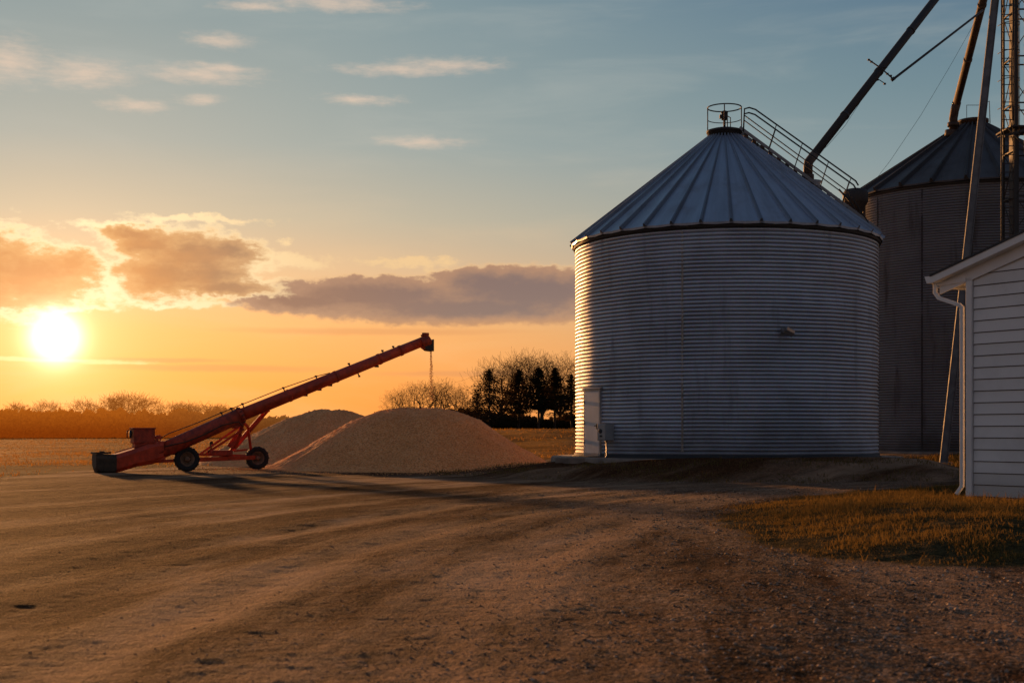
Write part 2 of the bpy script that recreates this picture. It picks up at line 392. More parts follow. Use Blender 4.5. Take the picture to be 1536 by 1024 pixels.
# ------------------------------------------------------------------ ground
def build_ground():
    rows = np.concatenate([np.linspace(-40, 4.6, 24), 5 * (60/5) ** np.linspace(0, 1, 560), 60 * (6000/60) ** np.linspace(0, 1, 110)[1:]])
    u = np.linspace(-1, 1, 521)
    half = 10 + .95*np.maximum(rows, 5)
    half = np.where(rows < 5, 40, half); half = np.maximum(half, np.interp(rows, [-40, 5, 6, 40], [40, 40, 15, 40]) * 0 + half)
    X = half[:, None] * (.32*u + .68*u**3)[None, :]
    Y = np.repeat(rows[:, None], len(u), 1)
    x = X.ravel(); y = Y.ravel()
    z = ground_h(x, y)
    n, m = X.shape
    i = np.arange((n-1)*(m-1)); r = i // (m-1); c = i % (m-1); a = r*m + c
    faces = np.stack([a, a+1, a+m+1, a+m], 1)
    me = np_mesh('ground', np.stack([x, y, z], 1), faces, True)
    gp = sm(grass_patch(x, y), -.12, .15); gf = sm(grass_field(x, y), -.5, .8); gb = sm(grass_back(x, y), -.3, .5)
    g = np.maximum(np.maximum(gp, gf), gb)
    lat, s = track_coords(x, y)
    tr = np.zeros_like(x)
    for cc, w in ((-.9,.35),(.75,.38),(-2.6,.35),(2.4,.4),(4.3,.4)):
        wob = .25*fbm(s*.12, s*0+cc, 2, 31)
        tr = np.maximum(tr, np.exp(-((lat-cc-wob)/w)**2))
    streak = fbm(lat*1.0, s*.10, 4, 71)
    tr = np.clip(tr * (.6 + .8*fbm(x*.6, y*.6, 3, 51)) + .55*sm(streak, .05, .6), 0, 1)
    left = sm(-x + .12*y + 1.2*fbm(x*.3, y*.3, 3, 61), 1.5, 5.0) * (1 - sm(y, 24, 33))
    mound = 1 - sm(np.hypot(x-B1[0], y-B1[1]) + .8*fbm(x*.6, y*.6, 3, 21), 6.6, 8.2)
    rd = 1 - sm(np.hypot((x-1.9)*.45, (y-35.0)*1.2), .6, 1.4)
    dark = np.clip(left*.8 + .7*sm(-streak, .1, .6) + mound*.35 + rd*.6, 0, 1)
    gravel = np.clip(sm(x - .02*y + 1.0*fbm(x*.4, y*.4, 3, 63), -1.0, 3.0) + .35, 0, 1) * (1 - mound)
    at = me.color_attributes.new('surf', 'FLOAT_COLOR', 'POINT')
    at.data.foreach_set('color', np.stack([g, tr, dark, gravel], 1).astype(np.float32).ravel())
    def fn(nt, b):
        p = pos(nt); a = nt.new('ShaderNodeAttribute'); a.attribute_name = 'surf'
        s_ = nt.new('ShaderNodeSeparateColor'); nt.L.new(a.outputs['Color'], s_.inputs[0])
        G, T, D, A = s_.outputs[0], s_.outputs[1], s_.outputs[2], a.outputs['Alpha']
        v = nt.new('ShaderNodeTexVoronoi'); nt.set(v.inputs['Vector'], p); v.inputs['Scale'].default_value = 38
        v2 = nt.new('ShaderNodeTexVoronoi'); nt.set(v2.inputs['Vector'], p); v2.inputs['Scale'].default_value = 90
        rnd = nt.sep(v.outputs['Color']); 
        n1 = nt.noise(p, 2.2, 6, .7); n2 = nt.noise(p, 14, 5, .7); n3 = nt.noise(p, .5, 4, .6)
        stone = nt.ramp(rnd[0], [(0,(.032,.021,.014)),(.5,(.095,.064,.043)),(.85,(.20,.138,.095)),(1,(.44,.32,.22))])
        dirt = nt.mix(nt.smooth(n2, .3, .75), (.055,.025,.010), (.17,.078,.032))
        f = nt.m('MULTIPLY', A, nt.smooth(nt.m('ADD', n1, nt.m('MULTIPLY', nt.m('SUBTRACT', n2, .5), .6)), .35, .6, .25, 1))
        c = nt.mix(f, dirt, stone)
        c = nt.mix(nt.m('MULTIPLY', T, nt.smooth(n1, .3, .65, .3, .85)), c, nt.mix(nt.smooth(n2, .35, .7), (.20,.108,.056), (.40,.235,.128)))
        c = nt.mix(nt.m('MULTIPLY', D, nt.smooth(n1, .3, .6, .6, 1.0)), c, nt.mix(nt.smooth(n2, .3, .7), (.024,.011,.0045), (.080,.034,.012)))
        xyz = nt.sep(p); ux = nt.m('SUBTRACT', xyz[0], TCX); uy = nt.m('SUBTRACT', xyz[1], TCY)
        rad = nt.m('SQRT', nt.m('ADD', nt.m('MULTIPLY', ux, ux), nt.m('MULTIPLY', uy, uy))); arc = nt.m('MULTIPLY', nt.m('ARCTAN2', uy, ux), TR)
        s1_ = nt.noise(nt.comb(nt.m('MULTIPLY', rad, 2.6), nt.m('MULTIPLY', arc, .35)), 1.0, 7, .72)
        s2_ = nt.noise(nt.comb(nt.m('MULTIPLY', rad, .55), nt.m('MULTIPLY', arc, .13), 4.0), 1.0, 5, .65)
        c = nt.mix(nt.smooth(s1_, .50, .36, 0, .6), c, (.030,.018,.010))
        c = nt.mix(nt.smooth(s2_, .50, .34, 0, .6), c, (.048,.028,.015))
        c = nt.mix(nt.smooth(s2_, .52, .68, 0, .5), c, (.38,.25,.155))
        c = nt.mix(nt.smooth(nt.sep(v2.outputs['Color'])[0], .88, .97, 0, .6), c, (.42,.26,.15))
        c = nt.mix(nt.smooth(n3, .4, .7, 0, .4), c, (.055,.026,.012))
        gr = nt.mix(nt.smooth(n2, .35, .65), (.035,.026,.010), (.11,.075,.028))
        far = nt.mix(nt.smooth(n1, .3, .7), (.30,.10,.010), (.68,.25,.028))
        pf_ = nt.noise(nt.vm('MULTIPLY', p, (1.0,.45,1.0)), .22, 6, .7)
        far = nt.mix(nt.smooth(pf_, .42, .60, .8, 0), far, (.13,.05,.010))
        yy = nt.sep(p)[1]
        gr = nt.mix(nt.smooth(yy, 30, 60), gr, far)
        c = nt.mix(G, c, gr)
        h = nt.m('ADD', nt.m('MULTIPLY', nt.m('MULTIPLY', v.outputs['Distance'], -1.2), nt.m('ADD', A, .25)), nt.m('MULTIPLY', n2, 1.6))
        h = nt.m('ADD', h, nt.m('MULTIPLY', v2.outputs['Distance'], -.35))
        h = nt.m('ADD', nt.m('ADD', h, nt.m('MULTIPLY', n1, 1.8)), nt.m('MULTIPLY', s1_, 3.0))
        c = nt.mix(nt.m('SUBTRACT', 1.0, G), c, nt.mix(1.0, c, (1.48,1.38,1.28), 'MULTIPLY'))
        c.node.clamp_result = False
        mk = nt.m('ADD', nt.m('ADD', nt.m('MULTIPLY', s2_, .55), nt.m('MULTIPLY', s1_, .45)), nt.m('MULTIPLY', T, .17))
        mk = nt.m('SUBTRACT', mk, nt.m('MULTIPLY', D, .10))
        sp_ = nt.m('MULTIPLY', nt.smooth(mk, .42, .62, .03, .22), nt.m('SUBTRACT', 1.0, nt.m('MULTIPLY', G, .8)), clamp=True)
        c = nt.mix(nt.m('MULTIPLY', nt.smooth(mk, .54, .39), nt.m('SUBTRACT', 1.0, G)), c, nt.mix(1.0, c, (.74,.63,.55), 'MULTIPLY'))
        setp(nt, b, col=c, rough=.95, spec=sp_, normal=nt.bump(h, .8, .028))
    mt = material('yard_ground', fn)
    return tag(link_mesh('ground', me, mt), 'gravel yard with wheel tracks and dry grass field', None, None, 'structure')
build_ground()

# ------------------------------------------------------------------ pebbles, grass
def pebbles():
    n = 70000
    y = 5.2 * (26/5.2) ** rng.random(n); x = (rng.random(n)*2-1) * (.44*y + .6)
    right = sm(x - .02*y, -2.5, 3)
    lat, s = track_coords(x, y)
    keep = (rng.random(n) < .10 + .90*right) & (grass_patch(x, y) < -.05) & (fbm(x*1.3, y*1.3, 3, 91) > -.35)
    x = x[keep]; y = y[keep]; n = len(x)
    z = ground_h(x, y)
    r = (.0035 + .012 * rng.random(n) ** 5) * (1 + .03*y) * (.45 + .55*sm(x - .02*y, -2.5, 3))
    ico = np.array([(1,0,0),(-1,0,0),(0,1,0),(0,-1,0),(0,0,1),(0,0,-1)], float)
    fc = np.array([(0,2,4),(2,1,4),(1,3,4),(3,0,4),(2,0,5),(1,2,5),(3,1,5),(0,3,5)])
    v = np.repeat(ico[None], n, 0) * (.6 + .7*rng.random((n, 6, 1)))
    v *= np.stack([.8+.5*rng.random(n), .8+.5*rng.random(n), .45+.35*rng.random(n)], 1)[:, None, :]
    a = rng.random(n)*6.28; ca, sa = np.cos(a)[:, None], np.sin(a)[:, None]
    vx = v[..., 0]*ca - v[..., 1]*sa; vy = v[..., 0]*sa + v[..., 1]*ca
    v = np.stack([vx, vy, v[..., 2]], -1) * r[:, None, None] + np.stack([x, y, z + r*.15], 1)[:, None, :]
    f = (fc[None] + (np.arange(n)*6)[:, None, None]).reshape(-1, 3)
    me = np_mesh('gravel', v.reshape(-1, 3), f)
    def fn(nt, b):
        g = nt.new('ShaderNodeNewGeometry').outputs['Random Per Island']
        setp(nt, b, col=nt.ramp(g, [(0,(.05,.035,.025)),(.5,(.18,.13,.09)),(1,(.50,.38,.28))]), rough=.85, spec=.2)
    tag(link_mesh('gravel', me, material('pebble', fn)), 'loose gravel stones scattered over the yard', 'gravel', None, 'stuff')
pebbles()
def blades(name, x, y, z, h, w, mat, label, lean=.5):
    n = len(x); a = rng.random(n)*6.2832; la = rng.random(n)*6.2832; ll = h*lean*rng.random(n)
    dx, dy = np.cos(a)*w*.5, np.sin(a)*w*.5; lx, ly = np.cos(la)*ll, np.sin(la)*ll
    V = np.empty((n, 5, 3))
    V[:,0] = np.stack([x-dx, y-dy, z-.01], 1); V[:,1] = np.stack([x+dx, y+dy, z-.01], 1)
    V[:,2] = np.stack([x-dx*.8+lx*.35, y-dy*.8+ly*.35, z+h*.55], 1); V[:,3] = np.stack([x+dx*.8+lx*.35, y+dy*.8+ly*.35, z+h*.55], 1)
    V[:,4] = np.stack([x+lx, y+ly, z+h*(1-.25*lean*rng.random(n))], 1)
    F3 = np.array([(0,1,3),(0,3,2),(2,3,4)])
    f = (F3[None] + (np.arange(n)*5)[:, None, None]).reshape(-1, 3)
    me = np_mesh(name, V.reshape(-1, 3), f)
    return tag(link_mesh(name, me, mat), label, 'grass', None, 'stuff')
def grass_near():
    n = 330000
    x = 2 + 12*rng.random(n); y = 10.2 + 18.5*rng.random(n)
    vis = x < .40*y + 1.2
    x, y = x[vis], y[vis]
    g = grass_patch(x, y); cl = fbm(x*2.2, y*2.2, 3, 101)
    keep = rng.random(len(x)) < np.clip(sm(g, -.35, 1.3) * (.60 + 1.5*cl + .25), 0, 1)
    # keep clear of the shed footprint
    ex = (x-7.65)*.835 + (y-22.7)*.55
    t = (x-7.65)*.55 - (y-22.7)*.835
    keep &= ~((ex > .02) & (t > 0))
    x, y, g = x[keep], y[keep], g[keep]; cl = fbm(x*2.2, y*2.2, 3, 101); n = len(x)
    h = (.020 + .060*rng.random(n)**2) * (.6 + 1.1*np.clip(cl+.3, 0, 1)) * (.45 + .55*sm(g, -.1, 1.5))
    tall = rng.random(n) < .03; h = np.where(tall, h*2.3+.02, h)
    blades('grass', x, y, ground_h(x, y), h, .004 + .006*rng.random(n), M['grass'], 'dry grass patch beside the gravel in front of the white shed', 1.1)
grass_near()
def grass_far():
    n = 150000
    y = 29 * (280/29) ** rng.random(n); x = (rng.random(n)*2-1) * .62*y
    keep = (grass_field(x, y) > -.3*rng.random(n)) & (rng.random(n) < .06 + 1.3*np.clip(fbm(x*.22, y*.22, 4, 111)+.28, 0, 1))
    keep &= (np.hypot(x-B2[0], y-B2[1]) > 6)
    x, y = x[keep], y[keep]; n = len(x); sc = y/40
    h = (.04 + .10*rng.random(n)**2.5) * (.6+.35*sc**.6); w = .012*sc + .008
    blades('field_grass', x, y, ground_h(x, y), h, w, M['fieldgrass'], 'sunlit dry grass field reaching back to the trees', .7)
    n = 26000
    x = 10 + 13*rng.random(n); y = 37 + 16*rng.random(n)
    keep = (grass_back(x, y) > .3*rng.random(n)) & (np.hypot(x-B1[0], y-B1[1]) > 5) & (np.hypot(x-B2[0], y-B2[1]) > 5.3)
    x, y = x[keep], y[keep]; n = len(x)
    blades('weeds', x, y, ground_h(x, y), .06+.14*rng.random(n)**2, np.full(n, .018), M['grass'], 'low weeds growing between the two grain bins', .7)
    # sparse weeds on the soil bank
    n = 9000
    a = PHI0 + (rng.random(n)*2-1)*1.6; r = 5.0 + 3.3*rng.random(n)
    x = B1[0] + np.sin(a)*r; y = B1[1] - np.cos(a)*r
    keep = fbm(x*1.1, y*1.1, 3, 121) > .12; x, y = x[keep], y[keep]; n = len(x)
    blades('bank_weeds', x, y, ground_h(x, y), .03+.08*rng.random(n)**2, np.full(n, .015), M['grass'], 'sparse short weeds on the soil bank below the near bin', .8)
grass_far()

# ------------------------------------------------------------------ grain bins
def phi_px(px, cx=1088, rad=226): return math.asin((px-cx)/rad) + PHI0
def on_bin(C, r, phi, z): return Vector((C[0]+r*math.sin(phi), C[1]-r*math.cos(phi), z))
def corrugated(C, R, z0, z1, pitch, amp, nseg, seed, dent, per=8):
    nz = int(round((z1-z0)/pitch*per)) + 1
    z = np.linspace(z0, z1, nz); th = np.linspace(0, 2*math.pi, nseg, endpoint=False)
    T, Z = np.meshgrid(th, z)
    wx = np.sin(T)*3+7; wy = np.cos(T)*3+7
    zz = Z + dent*.9*fbm(wx*1.1+Z*.05, wy*1.1+Z*.6, 3, seed)        # slightly wavy ribs
    c = np.cos((zz-z0)*2*math.pi/pitch)
    rr = R + amp*(1-2*((1-c)/2)**2.6) + dent*fbm(wx*1.3+Z*.9, wy*1.3-Z*.7, 4, seed+5)
    # one shallow dent high on the right
    pd = phi_px(1238) if seed == 3 else 2.0
    dd = np.hypot((np.angle(np.exp(1j*(T-pd))))*R/1.1, (Z-4.75)/.35)
    rr = rr - (.05 if seed == 3 else .03)*np.exp(-dd**2)
    v = np.stack([C[0]+rr*np.sin(T), C[1]-rr*np.cos(T), Z], -1).reshape(-1, 3)
    i = np.arange((nz-1)*nseg); r = i//nseg; c_ = i % nseg; a = r*nseg+c_; b = r*nseg+(c_+1) % nseg
    return np_mesh('wall', v, np.stack([a, b, b+nseg, a+nseg], 1), True)
def bin_roof(C, R, ze, rt, zt, nrib, off, ribh=.05, ribw=.028):
    mb = MB(); bm = mb.bm
    sl = Vector((R-rt, 0, ze-zt)); 
    for k in range(nrib):
        a0 = off + k*2*math.pi/nrib; a1 = off + (k+1)*2*math.pi/nrib; am = (a0+a1)/2
        N = 8; g0 = []; g1 = []; gm = []
        for i in range(N+1):
            t = i/N; r = R + (rt-R)*t; z = ze + (zt-ze)*t
            g0.append(bm.verts.new(on_bin(C, r, a0, z))); g1.append(bm.verts.new(on_bin(C, r, a1, z)))
            gm.append(bm.verts.new(on_bin(C, r*math.cos((a1-a0)/2)+.0, am, z - .012*(1-t)*(1+random.uniform(-.5,.5)))))
        for i in range(N):
            for q in ((g0[i], gm[i], gm[i+1], g0[i+1]), (gm[i], g1[i], g1[i+1], gm[i+1])):
                f = bm.faces.new(q); f.smooth = False
        # turned-down lip
        l0 = bm.verts.new(on_bin(C, R-.01, a0, ze-.05)); l1 = bm.verts.new(on_bin(C, R-.01, a1, ze-.05)); lm = bm.verts.new(on_bin(C, R*math.cos((a1-a0)/2)-.01, am, ze-.07))
        bm.faces.new((g0[0], gm[0], lm, l0)); bm.faces.new((gm[0], g1[0], l1, lm))
        # standing rib
        tang = Vector((math.cos(a0), math.sin(a0), 0))
        pin = on_bin(C, R+.015, a0, ze); pout = on_bin(C, rt, a0, zt)
        up = (pout-pin).cross(tang).normalized();  up = up if up.z > 0 else -up
        vs = []
        for p, w, h in ((pin, ribw*1.3, ribh), (pout, ribw*.7, ribh*.8)):
            vs.append([bm.verts.new(p - tang*w - up*.01), bm.verts.new(p - tang*w*.45 + up*h), bm.verts.new(p + tang*w*.45 + up*h), bm.verts.new(p + tang*w - up*.01)])
        for i in range(3): bm.faces.new((vs[0][i], vs[0][i+1], vs[1][i+1], vs[1][i]))
        bm.faces.new(vs[0]); bm.faces.new(list(reversed(vs[1])))
    return mb
b1 = empty('grain_bin', (B1[0], B1[1], B1Z), 'round galvanised corrugated grain bin with white door and ribbed cone roof', 'grain bin')
link_mesh('wall', corrugated(B1, R1, B1Z, 6.33, .1, .018, 220, 3, .014), M['galv'], b1)
off1 = phi_px(1096.5)
bin_roof(B1, 4.29, 6.34, .44, 9.34, 36, off1, .07, .036).build('roof', M['roof1'], b1)
MB().lathe([(4.20,6.20),(4.22,6.20),(4.22,6.31),(4.11,6.34),(4.11,6.2)], (B1[0],B1[1],0), 120).build('eave_ring', M['steel'], b1)
MB().lathe([(4.11,B1Z-.025),(4.25,B1Z-.025),(4.25,B1Z+.0),(4.20,B1Z+.01),(4.20,B1Z+.07),(4.11,B1Z+.07)], (B1[0],B1[1],0), 120).build('base_ring', M['steel'], b1)
MB().lathe([(.46,9.28),(.475,9.28),(.475,9.47),(.50,9.47),(.50,9.53),(.36,9.57),(.06,9.60)], (B1[0],B1[1],0), 40).build('peak_collar', M['steel'], b1)
# foundation pad
pad = MB().lathe([(4.9,-.1),(4.86,.40),(4.82,.435),(.5,.436)], (B1[0],B1[1],0), 90)
pad.box((B1[0]-3.9, B1[1]-1.9, .20), (1.5,1.6,.47), Matrix.Rotation(-.25,3,'Z'), .02)
tag(pad.build('concrete_pad', M['concrete']), 'low round concrete pad under the near grain bin', 'foundation')
MB().lathe([(5.55,-.1),(5.51,.33),(5.45,.365),(.5,.366)], (B2[0],B2[1],0), 90).build('concrete_pad', M['concrete']); 
tag(bpy.data.objects['concrete_pad.001'], 'concrete pad under the weathered rear grain bin', 'foundation')
# vertical sheet seams with bolts
def seam(C, R, phi, z0, z1, parent, mat, w=.05):
    mb = MB(); tang = Vector((math.cos(phi), math.sin(phi), 0)); nz = int((z1-z0)/.1)
    rot = Matrix.Rotation(phi, 3, 'Z')
    for i in range(nz):
        zc = z0+.1*i
        mb.lathe([(.013,0),(.013,.012),(.008,.018)], on_bin(C, R+.015, phi, zc), 6, (math.sin(phi), -math.cos(phi), 0))
        if i % 1 == 0: mb.lathe([(.013,0),(.013,.012),(.008,.018)], on_bin(C, R+.015, phi+.012, zc), 6, (math.sin(phi), -math.cos(phi), 0))
    mb.box(on_bin(C, R+.012, phi+.006, (z0+z1)/2), (w, .012, z1-z0), rot)
    return mb.build('seam_strip', mat, parent)
M['seam'] = simple('bolted_seam', (.30,.27,.23), .55, .6, .4, 8)
seam(B1, R1, phi_px(1030), B1Z+.15, 6.15, b1, M['seam'])
seam(B1, R1, phi_px(1030)+1.9, B1Z+.15, 6.15, b1, M['seam'])
seam(B1, R1, phi_px(1030)-1.9, B1Z+.15, 6.15, b1, M['seam'])
# door
dphi = phi_px(899); dn = Vector((math.sin(dphi), -math.cos(dphi), 0)); dt = Vector((math.cos(dphi), math.sin(dphi), 0)); drot = Matrix.Rotation(dphi, 3, 'Z')
def dpt(t, n, z): return on_bin(B1, R1+n, dphi, z) + dt*t
DZ0, DZ1 = .47, 2.20
fr = MB()
for s_ in (-1, 1): fr.box(dpt(s_*.44, .005, (DZ0+DZ1)/2), (.05,.07,DZ1-DZ0), drot, .006)
fr.box(dpt(0, .01, DZ1+.03), (.96,.08,.06), drot, .006)
fr.box(dpt(0, .02, DZ0+.03), (.83,.07,.06), drot)
fr.prism([dpt(-.52,.05,DZ1+.061), dpt(-.52,.07,DZ1+.045), dpt(-.52,.075,DZ1+.055), dpt(-.52,-.02,DZ1+.10), dpt(-.52,-.02,DZ1+.061)], dt*1.04)
door = MB().box(dpt(0, .018, (DZ0+DZ1)/2+.03), (.82,.045,DZ1-DZ0-.07), drot, .008)
d_o = door.build('door', M['door'], b1)
fr.build('door_frame', M['elec'], b1)
h = MB(); h.box(dpt(.35,.06,1.25), (.04,.05,.14), drot, .008); h.box(dpt(.30,.085,1.27), (.12,.02,.025), drot, .004); h.build('handle', M['steel'], d_o)
for zz in (.85, 1.35, 1.9):
    MB().tube([dpt(-.41,.045,zz-.05), dpt(-.41,.045,zz+.05)], .016, 8).build('hinge', M['steel'], d_o)
# electrical box on the wall
ephi = phi_px(927); erot = Matrix.Rotation(ephi, 3, 'Z'); et = Vector((math.cos(ephi), math.sin(ephi), 0)); en = Vector((math.sin(ephi), -math.cos(ephi), 0))
ec = on_bin(B1, R1+.15, ephi, 1.10)
eb = empty('electrical_box', ec, 'grey metal electrical box on the bin wall right of the door', 'electrical box')
MB().box(ec, (.36,.28,.43), erot, .012).box(ec+en*.148+Vector((0,0,0)), (.32,.02,.39), erot, .006).build('box', M['elec'], eb)
MB().lathe([(.06,0),(.06,.02),(.045,.03)], ec+en*.158+Vector((0,0,.03))+et*-.02, 20, en).build('dial', M['steel'], eb)
MB().box(ec+en*.163+Vector((0,0,-.1)), (.10,.012,.05), erot, .003).build('latch', M['steel'], eb)
cb = ec+Vector((0,0,-.21)); g0 = on_bin(B1, R1+.2, ephi, .40)
MB().tube([cb+et*.05, cb+et*.05+Vector((0,0,-.4)), g0+et*.03], .018, 8).build('conduit', M['steelgrey'], eb)
MB().tube([cb+et*.0+Vector((0,0,-.02)), cb+et*.03+Vector((0,0,-.25)), cb+et*-.02+Vector((0,0,-.45)), g0+et*-.10+en*.12], .015, 8).build('conduit', M['steelgrey'], eb)
# flood light
lphi = phi_px(1166); ln = Vector((math.sin(lphi), -math.cos(lphi), 0)); lt = Vector((math.cos(lphi), math.sin(lphi), 0)); lr = Matrix.Rotation(lphi, 3, 'Z')
lc = on_bin(B1, R1+.02, lphi, 3.62)
fl = empty('wall_lamp', lc, 'small unlit flood lamp fixed to the bin wall', 'lamp')
MB().box(lc+ln*.02, (.12,.05,.14), lr, .01).tube([lc+ln*.03, lc+ln*.13+Vector((0,0,-.02))], .018, 8).build('bracket', M['steelgrey'], fl)
hr = lr @ Matrix.Rotation(R(25), 3, 'Y') @ Matrix.Rotation(R(-30), 3, 'X')
hc = lc+ln*.2+lt*.08+Vector((0,0,-.03))
MB().box(hc, (.26,.16,.13), hr, .02).build('housing', M['steelgrey'], fl)
MB().box(hc + hr @ Vector((.0,-.085,-.01)), (.21,.015,.09), hr, .004).build('lens', M['lens'], fl)
# stain of damp low on the wall is in the wall material; peak railing, motor
rl = MB(); zc0, zc1 = 9.45, 10.18
def ring(mb, C, r, z, rad, n=40, a0=0, a1=2*math.pi):
    pts = [on_bin(C, r, a0+(a1-a0)*i/n, z) for i in range(n+1)]; mb.tube(pts, rad, 6)
ring(rl, B1, .47, zc1, .018); ring(rl, B1, .47, 9.86, .012, 30, R(100), R(260))
for a in (-80,0,88,170): rl.tube([on_bin(B1,.47,R(a)+PHI0,9.45), on_bin(B1,.47,R(a)+PHI0,zc1)], .016, 6)
rl.build('peak_railing', M['steel'], b1)
c0 = Vector((B1[0], B1[1], 0))
mt = MB().tube([c0+Vector((0,0,9.56)), c0+Vector((0,0,9.85))], .035, 10).lathe([(.02,9.82),(.085,9.84),(.095,9.93),(.08,10.02),(.10,10.03),(.10,10.07),(.03,10.10)], c0, 16)
mt.tube([c0+Vector((.08,0,9.95)), c0+Vector((.17,0,9.9)), c0+Vector((.17,0,9.6))], .014, 6).box(c0+Vector((-.11,0,9.93)), (.05,.1,.1))
mt.build('vent_motor', M['steel'], b1)
# roof ladder with handrails down the right side
la = math.pi/2 + PHI0
dirv = Vector((math.sin(la), -math.cos(la), 0)); side = Vector((math.cos(la), math.sin(la), 0))
def lp(r, dz, s=0): 
    z = 6.34 + (4.34-r)/(4.34-.44)*3.0
    return c0 + dirv*r + side*s + Vector((0,0,z+dz))
ld = empty('roof_stair', c0+Vector((0,0,9.4)), 'steel stair with handrails running down the bin roof from the peak', 'stair')
for s_ in (-.28, .28):
    MB().bar(lp(.42,.20,s_), lp(4.2,.15,s_), .05, .08).build('stringer', M['steelgrey'], ld)
tr_ = MB()
for i in range(16): 
    r = .6+i*.225; tr_.box(lp(r,.18), (.54,.12,.03), Matrix.Rotation(la,3,'Z'))
tr_.build('tread', M['steelgrey'], ld)
for r in (.9,1.7,2.5,3.3,4.0): MB().box(lp(r,.06), (.06,.62,.12), Matrix.Rotation(la-math.pi/2,3,'Z')).build('stand_off', M['steel'], ld)
for s_ in (-.3, .3):
    hd = MB()
    hd.tube([lp(.52,.15,s_), lp(.55,.80,s_), lp(.68,.93,s_), lp(.85,1.0,s_), lp(3.55,1.02,s_), lp(3.62,.95,s_)], .022, 7)
    hd.tube([lp(.55,.62,s_), lp(3.35,.58,s_), lp(3.9,.12,s_)], .016, 6)
    for r in (1.2,1.9,2.6,3.2): hd.tube([lp(r,.15,s_), lp(r+.22,1.0,s_)], .012, 5)
    hd.build('handrail', M['steel'], ld)

# ---- rear bin
b2 = empty('grain_bin', (B2[0], B2[1], B2Z), 'taller dark weathered grain bin standing behind the near bin', 'grain bin')
E2 = 10.45
link_mesh('wall', corrugated(B2, R2, B2Z, E2, .1, .013, 160, 9, .02, 6), M['oldgalv'], b2)
bin_roof(B2, 5.13, E2+.02, .55, 13.45, 26, .1, .13, .06).build('roof', M['roof2'], b2)
MB().lathe([(4.97,E2-.14),(5.01,E2-.14),(5.01,E2-.03),(4.92,E2),(4.92,E2-.1)], (B2[0],B2[1],0), 100).build('eave_ring', M['steel'], b2)
MB().lathe([(.55,13.35),(.58,13.35),(.58,13.62),(.60,13.62),(.60,13.72),(.4,13.76),(.05,13.8)], (B2[0],B2[1],0), 30).build('peak_collar', M['rusty'], b2)
for px in (1340, 1400, 1463): seam(B2, R2, math.asin(max(-1,min(1,(px-1466)/177))) - math.atan2(B2[0],B2[1]), B2Z+.1, E2-.2, b2, M['steel'])
ph = math.asin((1322-1466)/177) - math.atan2(B2[0],B2[1])
MB().tube([on_bin(B2,R2+.07,ph,.9), on_bin(B2,R2+.07,ph,5.6)], .035, 8).build('wall_pipe', M['steel'], b2)
ph2 = math.asin((1318-1466)/177) - math.atan2(B2[0],B2[1])
wl = empty('wall_ladder', on_bin(B2,R2+.15,ph2,9.5), 'rusty caged ladder at the top of the rear bin wall', 'ladder')
l2t = Vector((math.cos(ph2), math.sin(ph2), 0))
for s_ in (-.2,.2): MB().tube([on_bin(B2,R2+.15,ph2,6.9)+l2t*s_, on_bin(B2,R2+.15,ph2,10.5)+l2t*s_], .02, 6).build('rail', M['steel'], wl)
for i in range(12): MB().tube([on_bin(B2,R2+.15,ph2,7.0+i*.3)-l2t*.2, on_bin(B2,R2+.15,ph2,7.0+i*.3)+l2t*.2], .012, 5).build('rung', M['steel'], wl)
cg = MB(); ln2 = Vector((math.sin(ph2), -math.cos(ph2), 0))
for i in range(5):
    zz = 8.0+i*.6; cg.tube([on_bin(B2,R2+.15,ph2,zz)+l2t*(.35*math.cos(a))+ln2*(.6*math.sin(a)) for a in np.linspace(0, math.pi, 12)], .014, 5)
for a in (.5,1.2,1.9,2.6): cg.tube([on_bin(B2,R2+.15,ph2,zz)+l2t*(.35*math.cos(a))+ln2*(.6*math.sin(a)) for zz in (8.0,10.4)], .01, 5)
cg.build('cage', M['steel'], wl)
# roof ring rail on rear bin
rr2 = MB(); rr2.tube([P(1470,158,54),P(1484,152,54),P(1485,185,54)], .02, 5).tube([P(1450,158,54),P(1470,158,54)], .012, 5).tube([P(1450,158,54),P(1450,190,54)], .012, 5)
rr2.build('peak_railing', M['steel'], b2)

# cyclone dust collector standing in the gap
cy = P(1283, 295, 47); cz = cy.z
cyc = empty('dust_collector', (cy.x, cy.y, gh(cy.x, cy.y)), 'dark drum shaped dust collector between the two bin roofs', 'dust collector')
MB().lathe([(.10,cz-.85),(.42,cz-.22),(.44,cz-.2),(.44,cz+.12),(.36,cz+.24),(.18,cz+.28),(.05,cz+.29)], (cy.x,cy.y,0), 28).build('drum', M['steel'], cyc)
MB().tube([(cy.x,cy.y,cz-.8),(cy.x,cy.y,gh(cy.x,cy.y)-.1)], .11, 12).build('down_pipe', M['rusty'], cyc)
for dx in (-.3,.33): MB().bar((cy.x+dx,cy.y+.1,cz-.1),(cy.x+dx,cy.y+.1,gh(cy.x,cy.y)-.1), .09,.09).build('support_post', M['rusty'], cyc)
MB().bar((cy.x-.34,cy.y+.02,cz-1.0),(cy.x+.37,cy.y+.02,cz-1.0), .06,.06).build('cross_brace', M['rusty'], cyc)
MB().bar((cy.x-.34,cy.y+.02,cz-3.0),(cy.x+.37,cy.y+.02,cz-3.0), .06,.06).build('cross_brace', M['rusty'], cyc)
MB().tube([P(1258,284,46.6),P(1290,318,46.8),P(1312,345,47)], .035, 6).build('hand_bar', M['steel'], cyc)

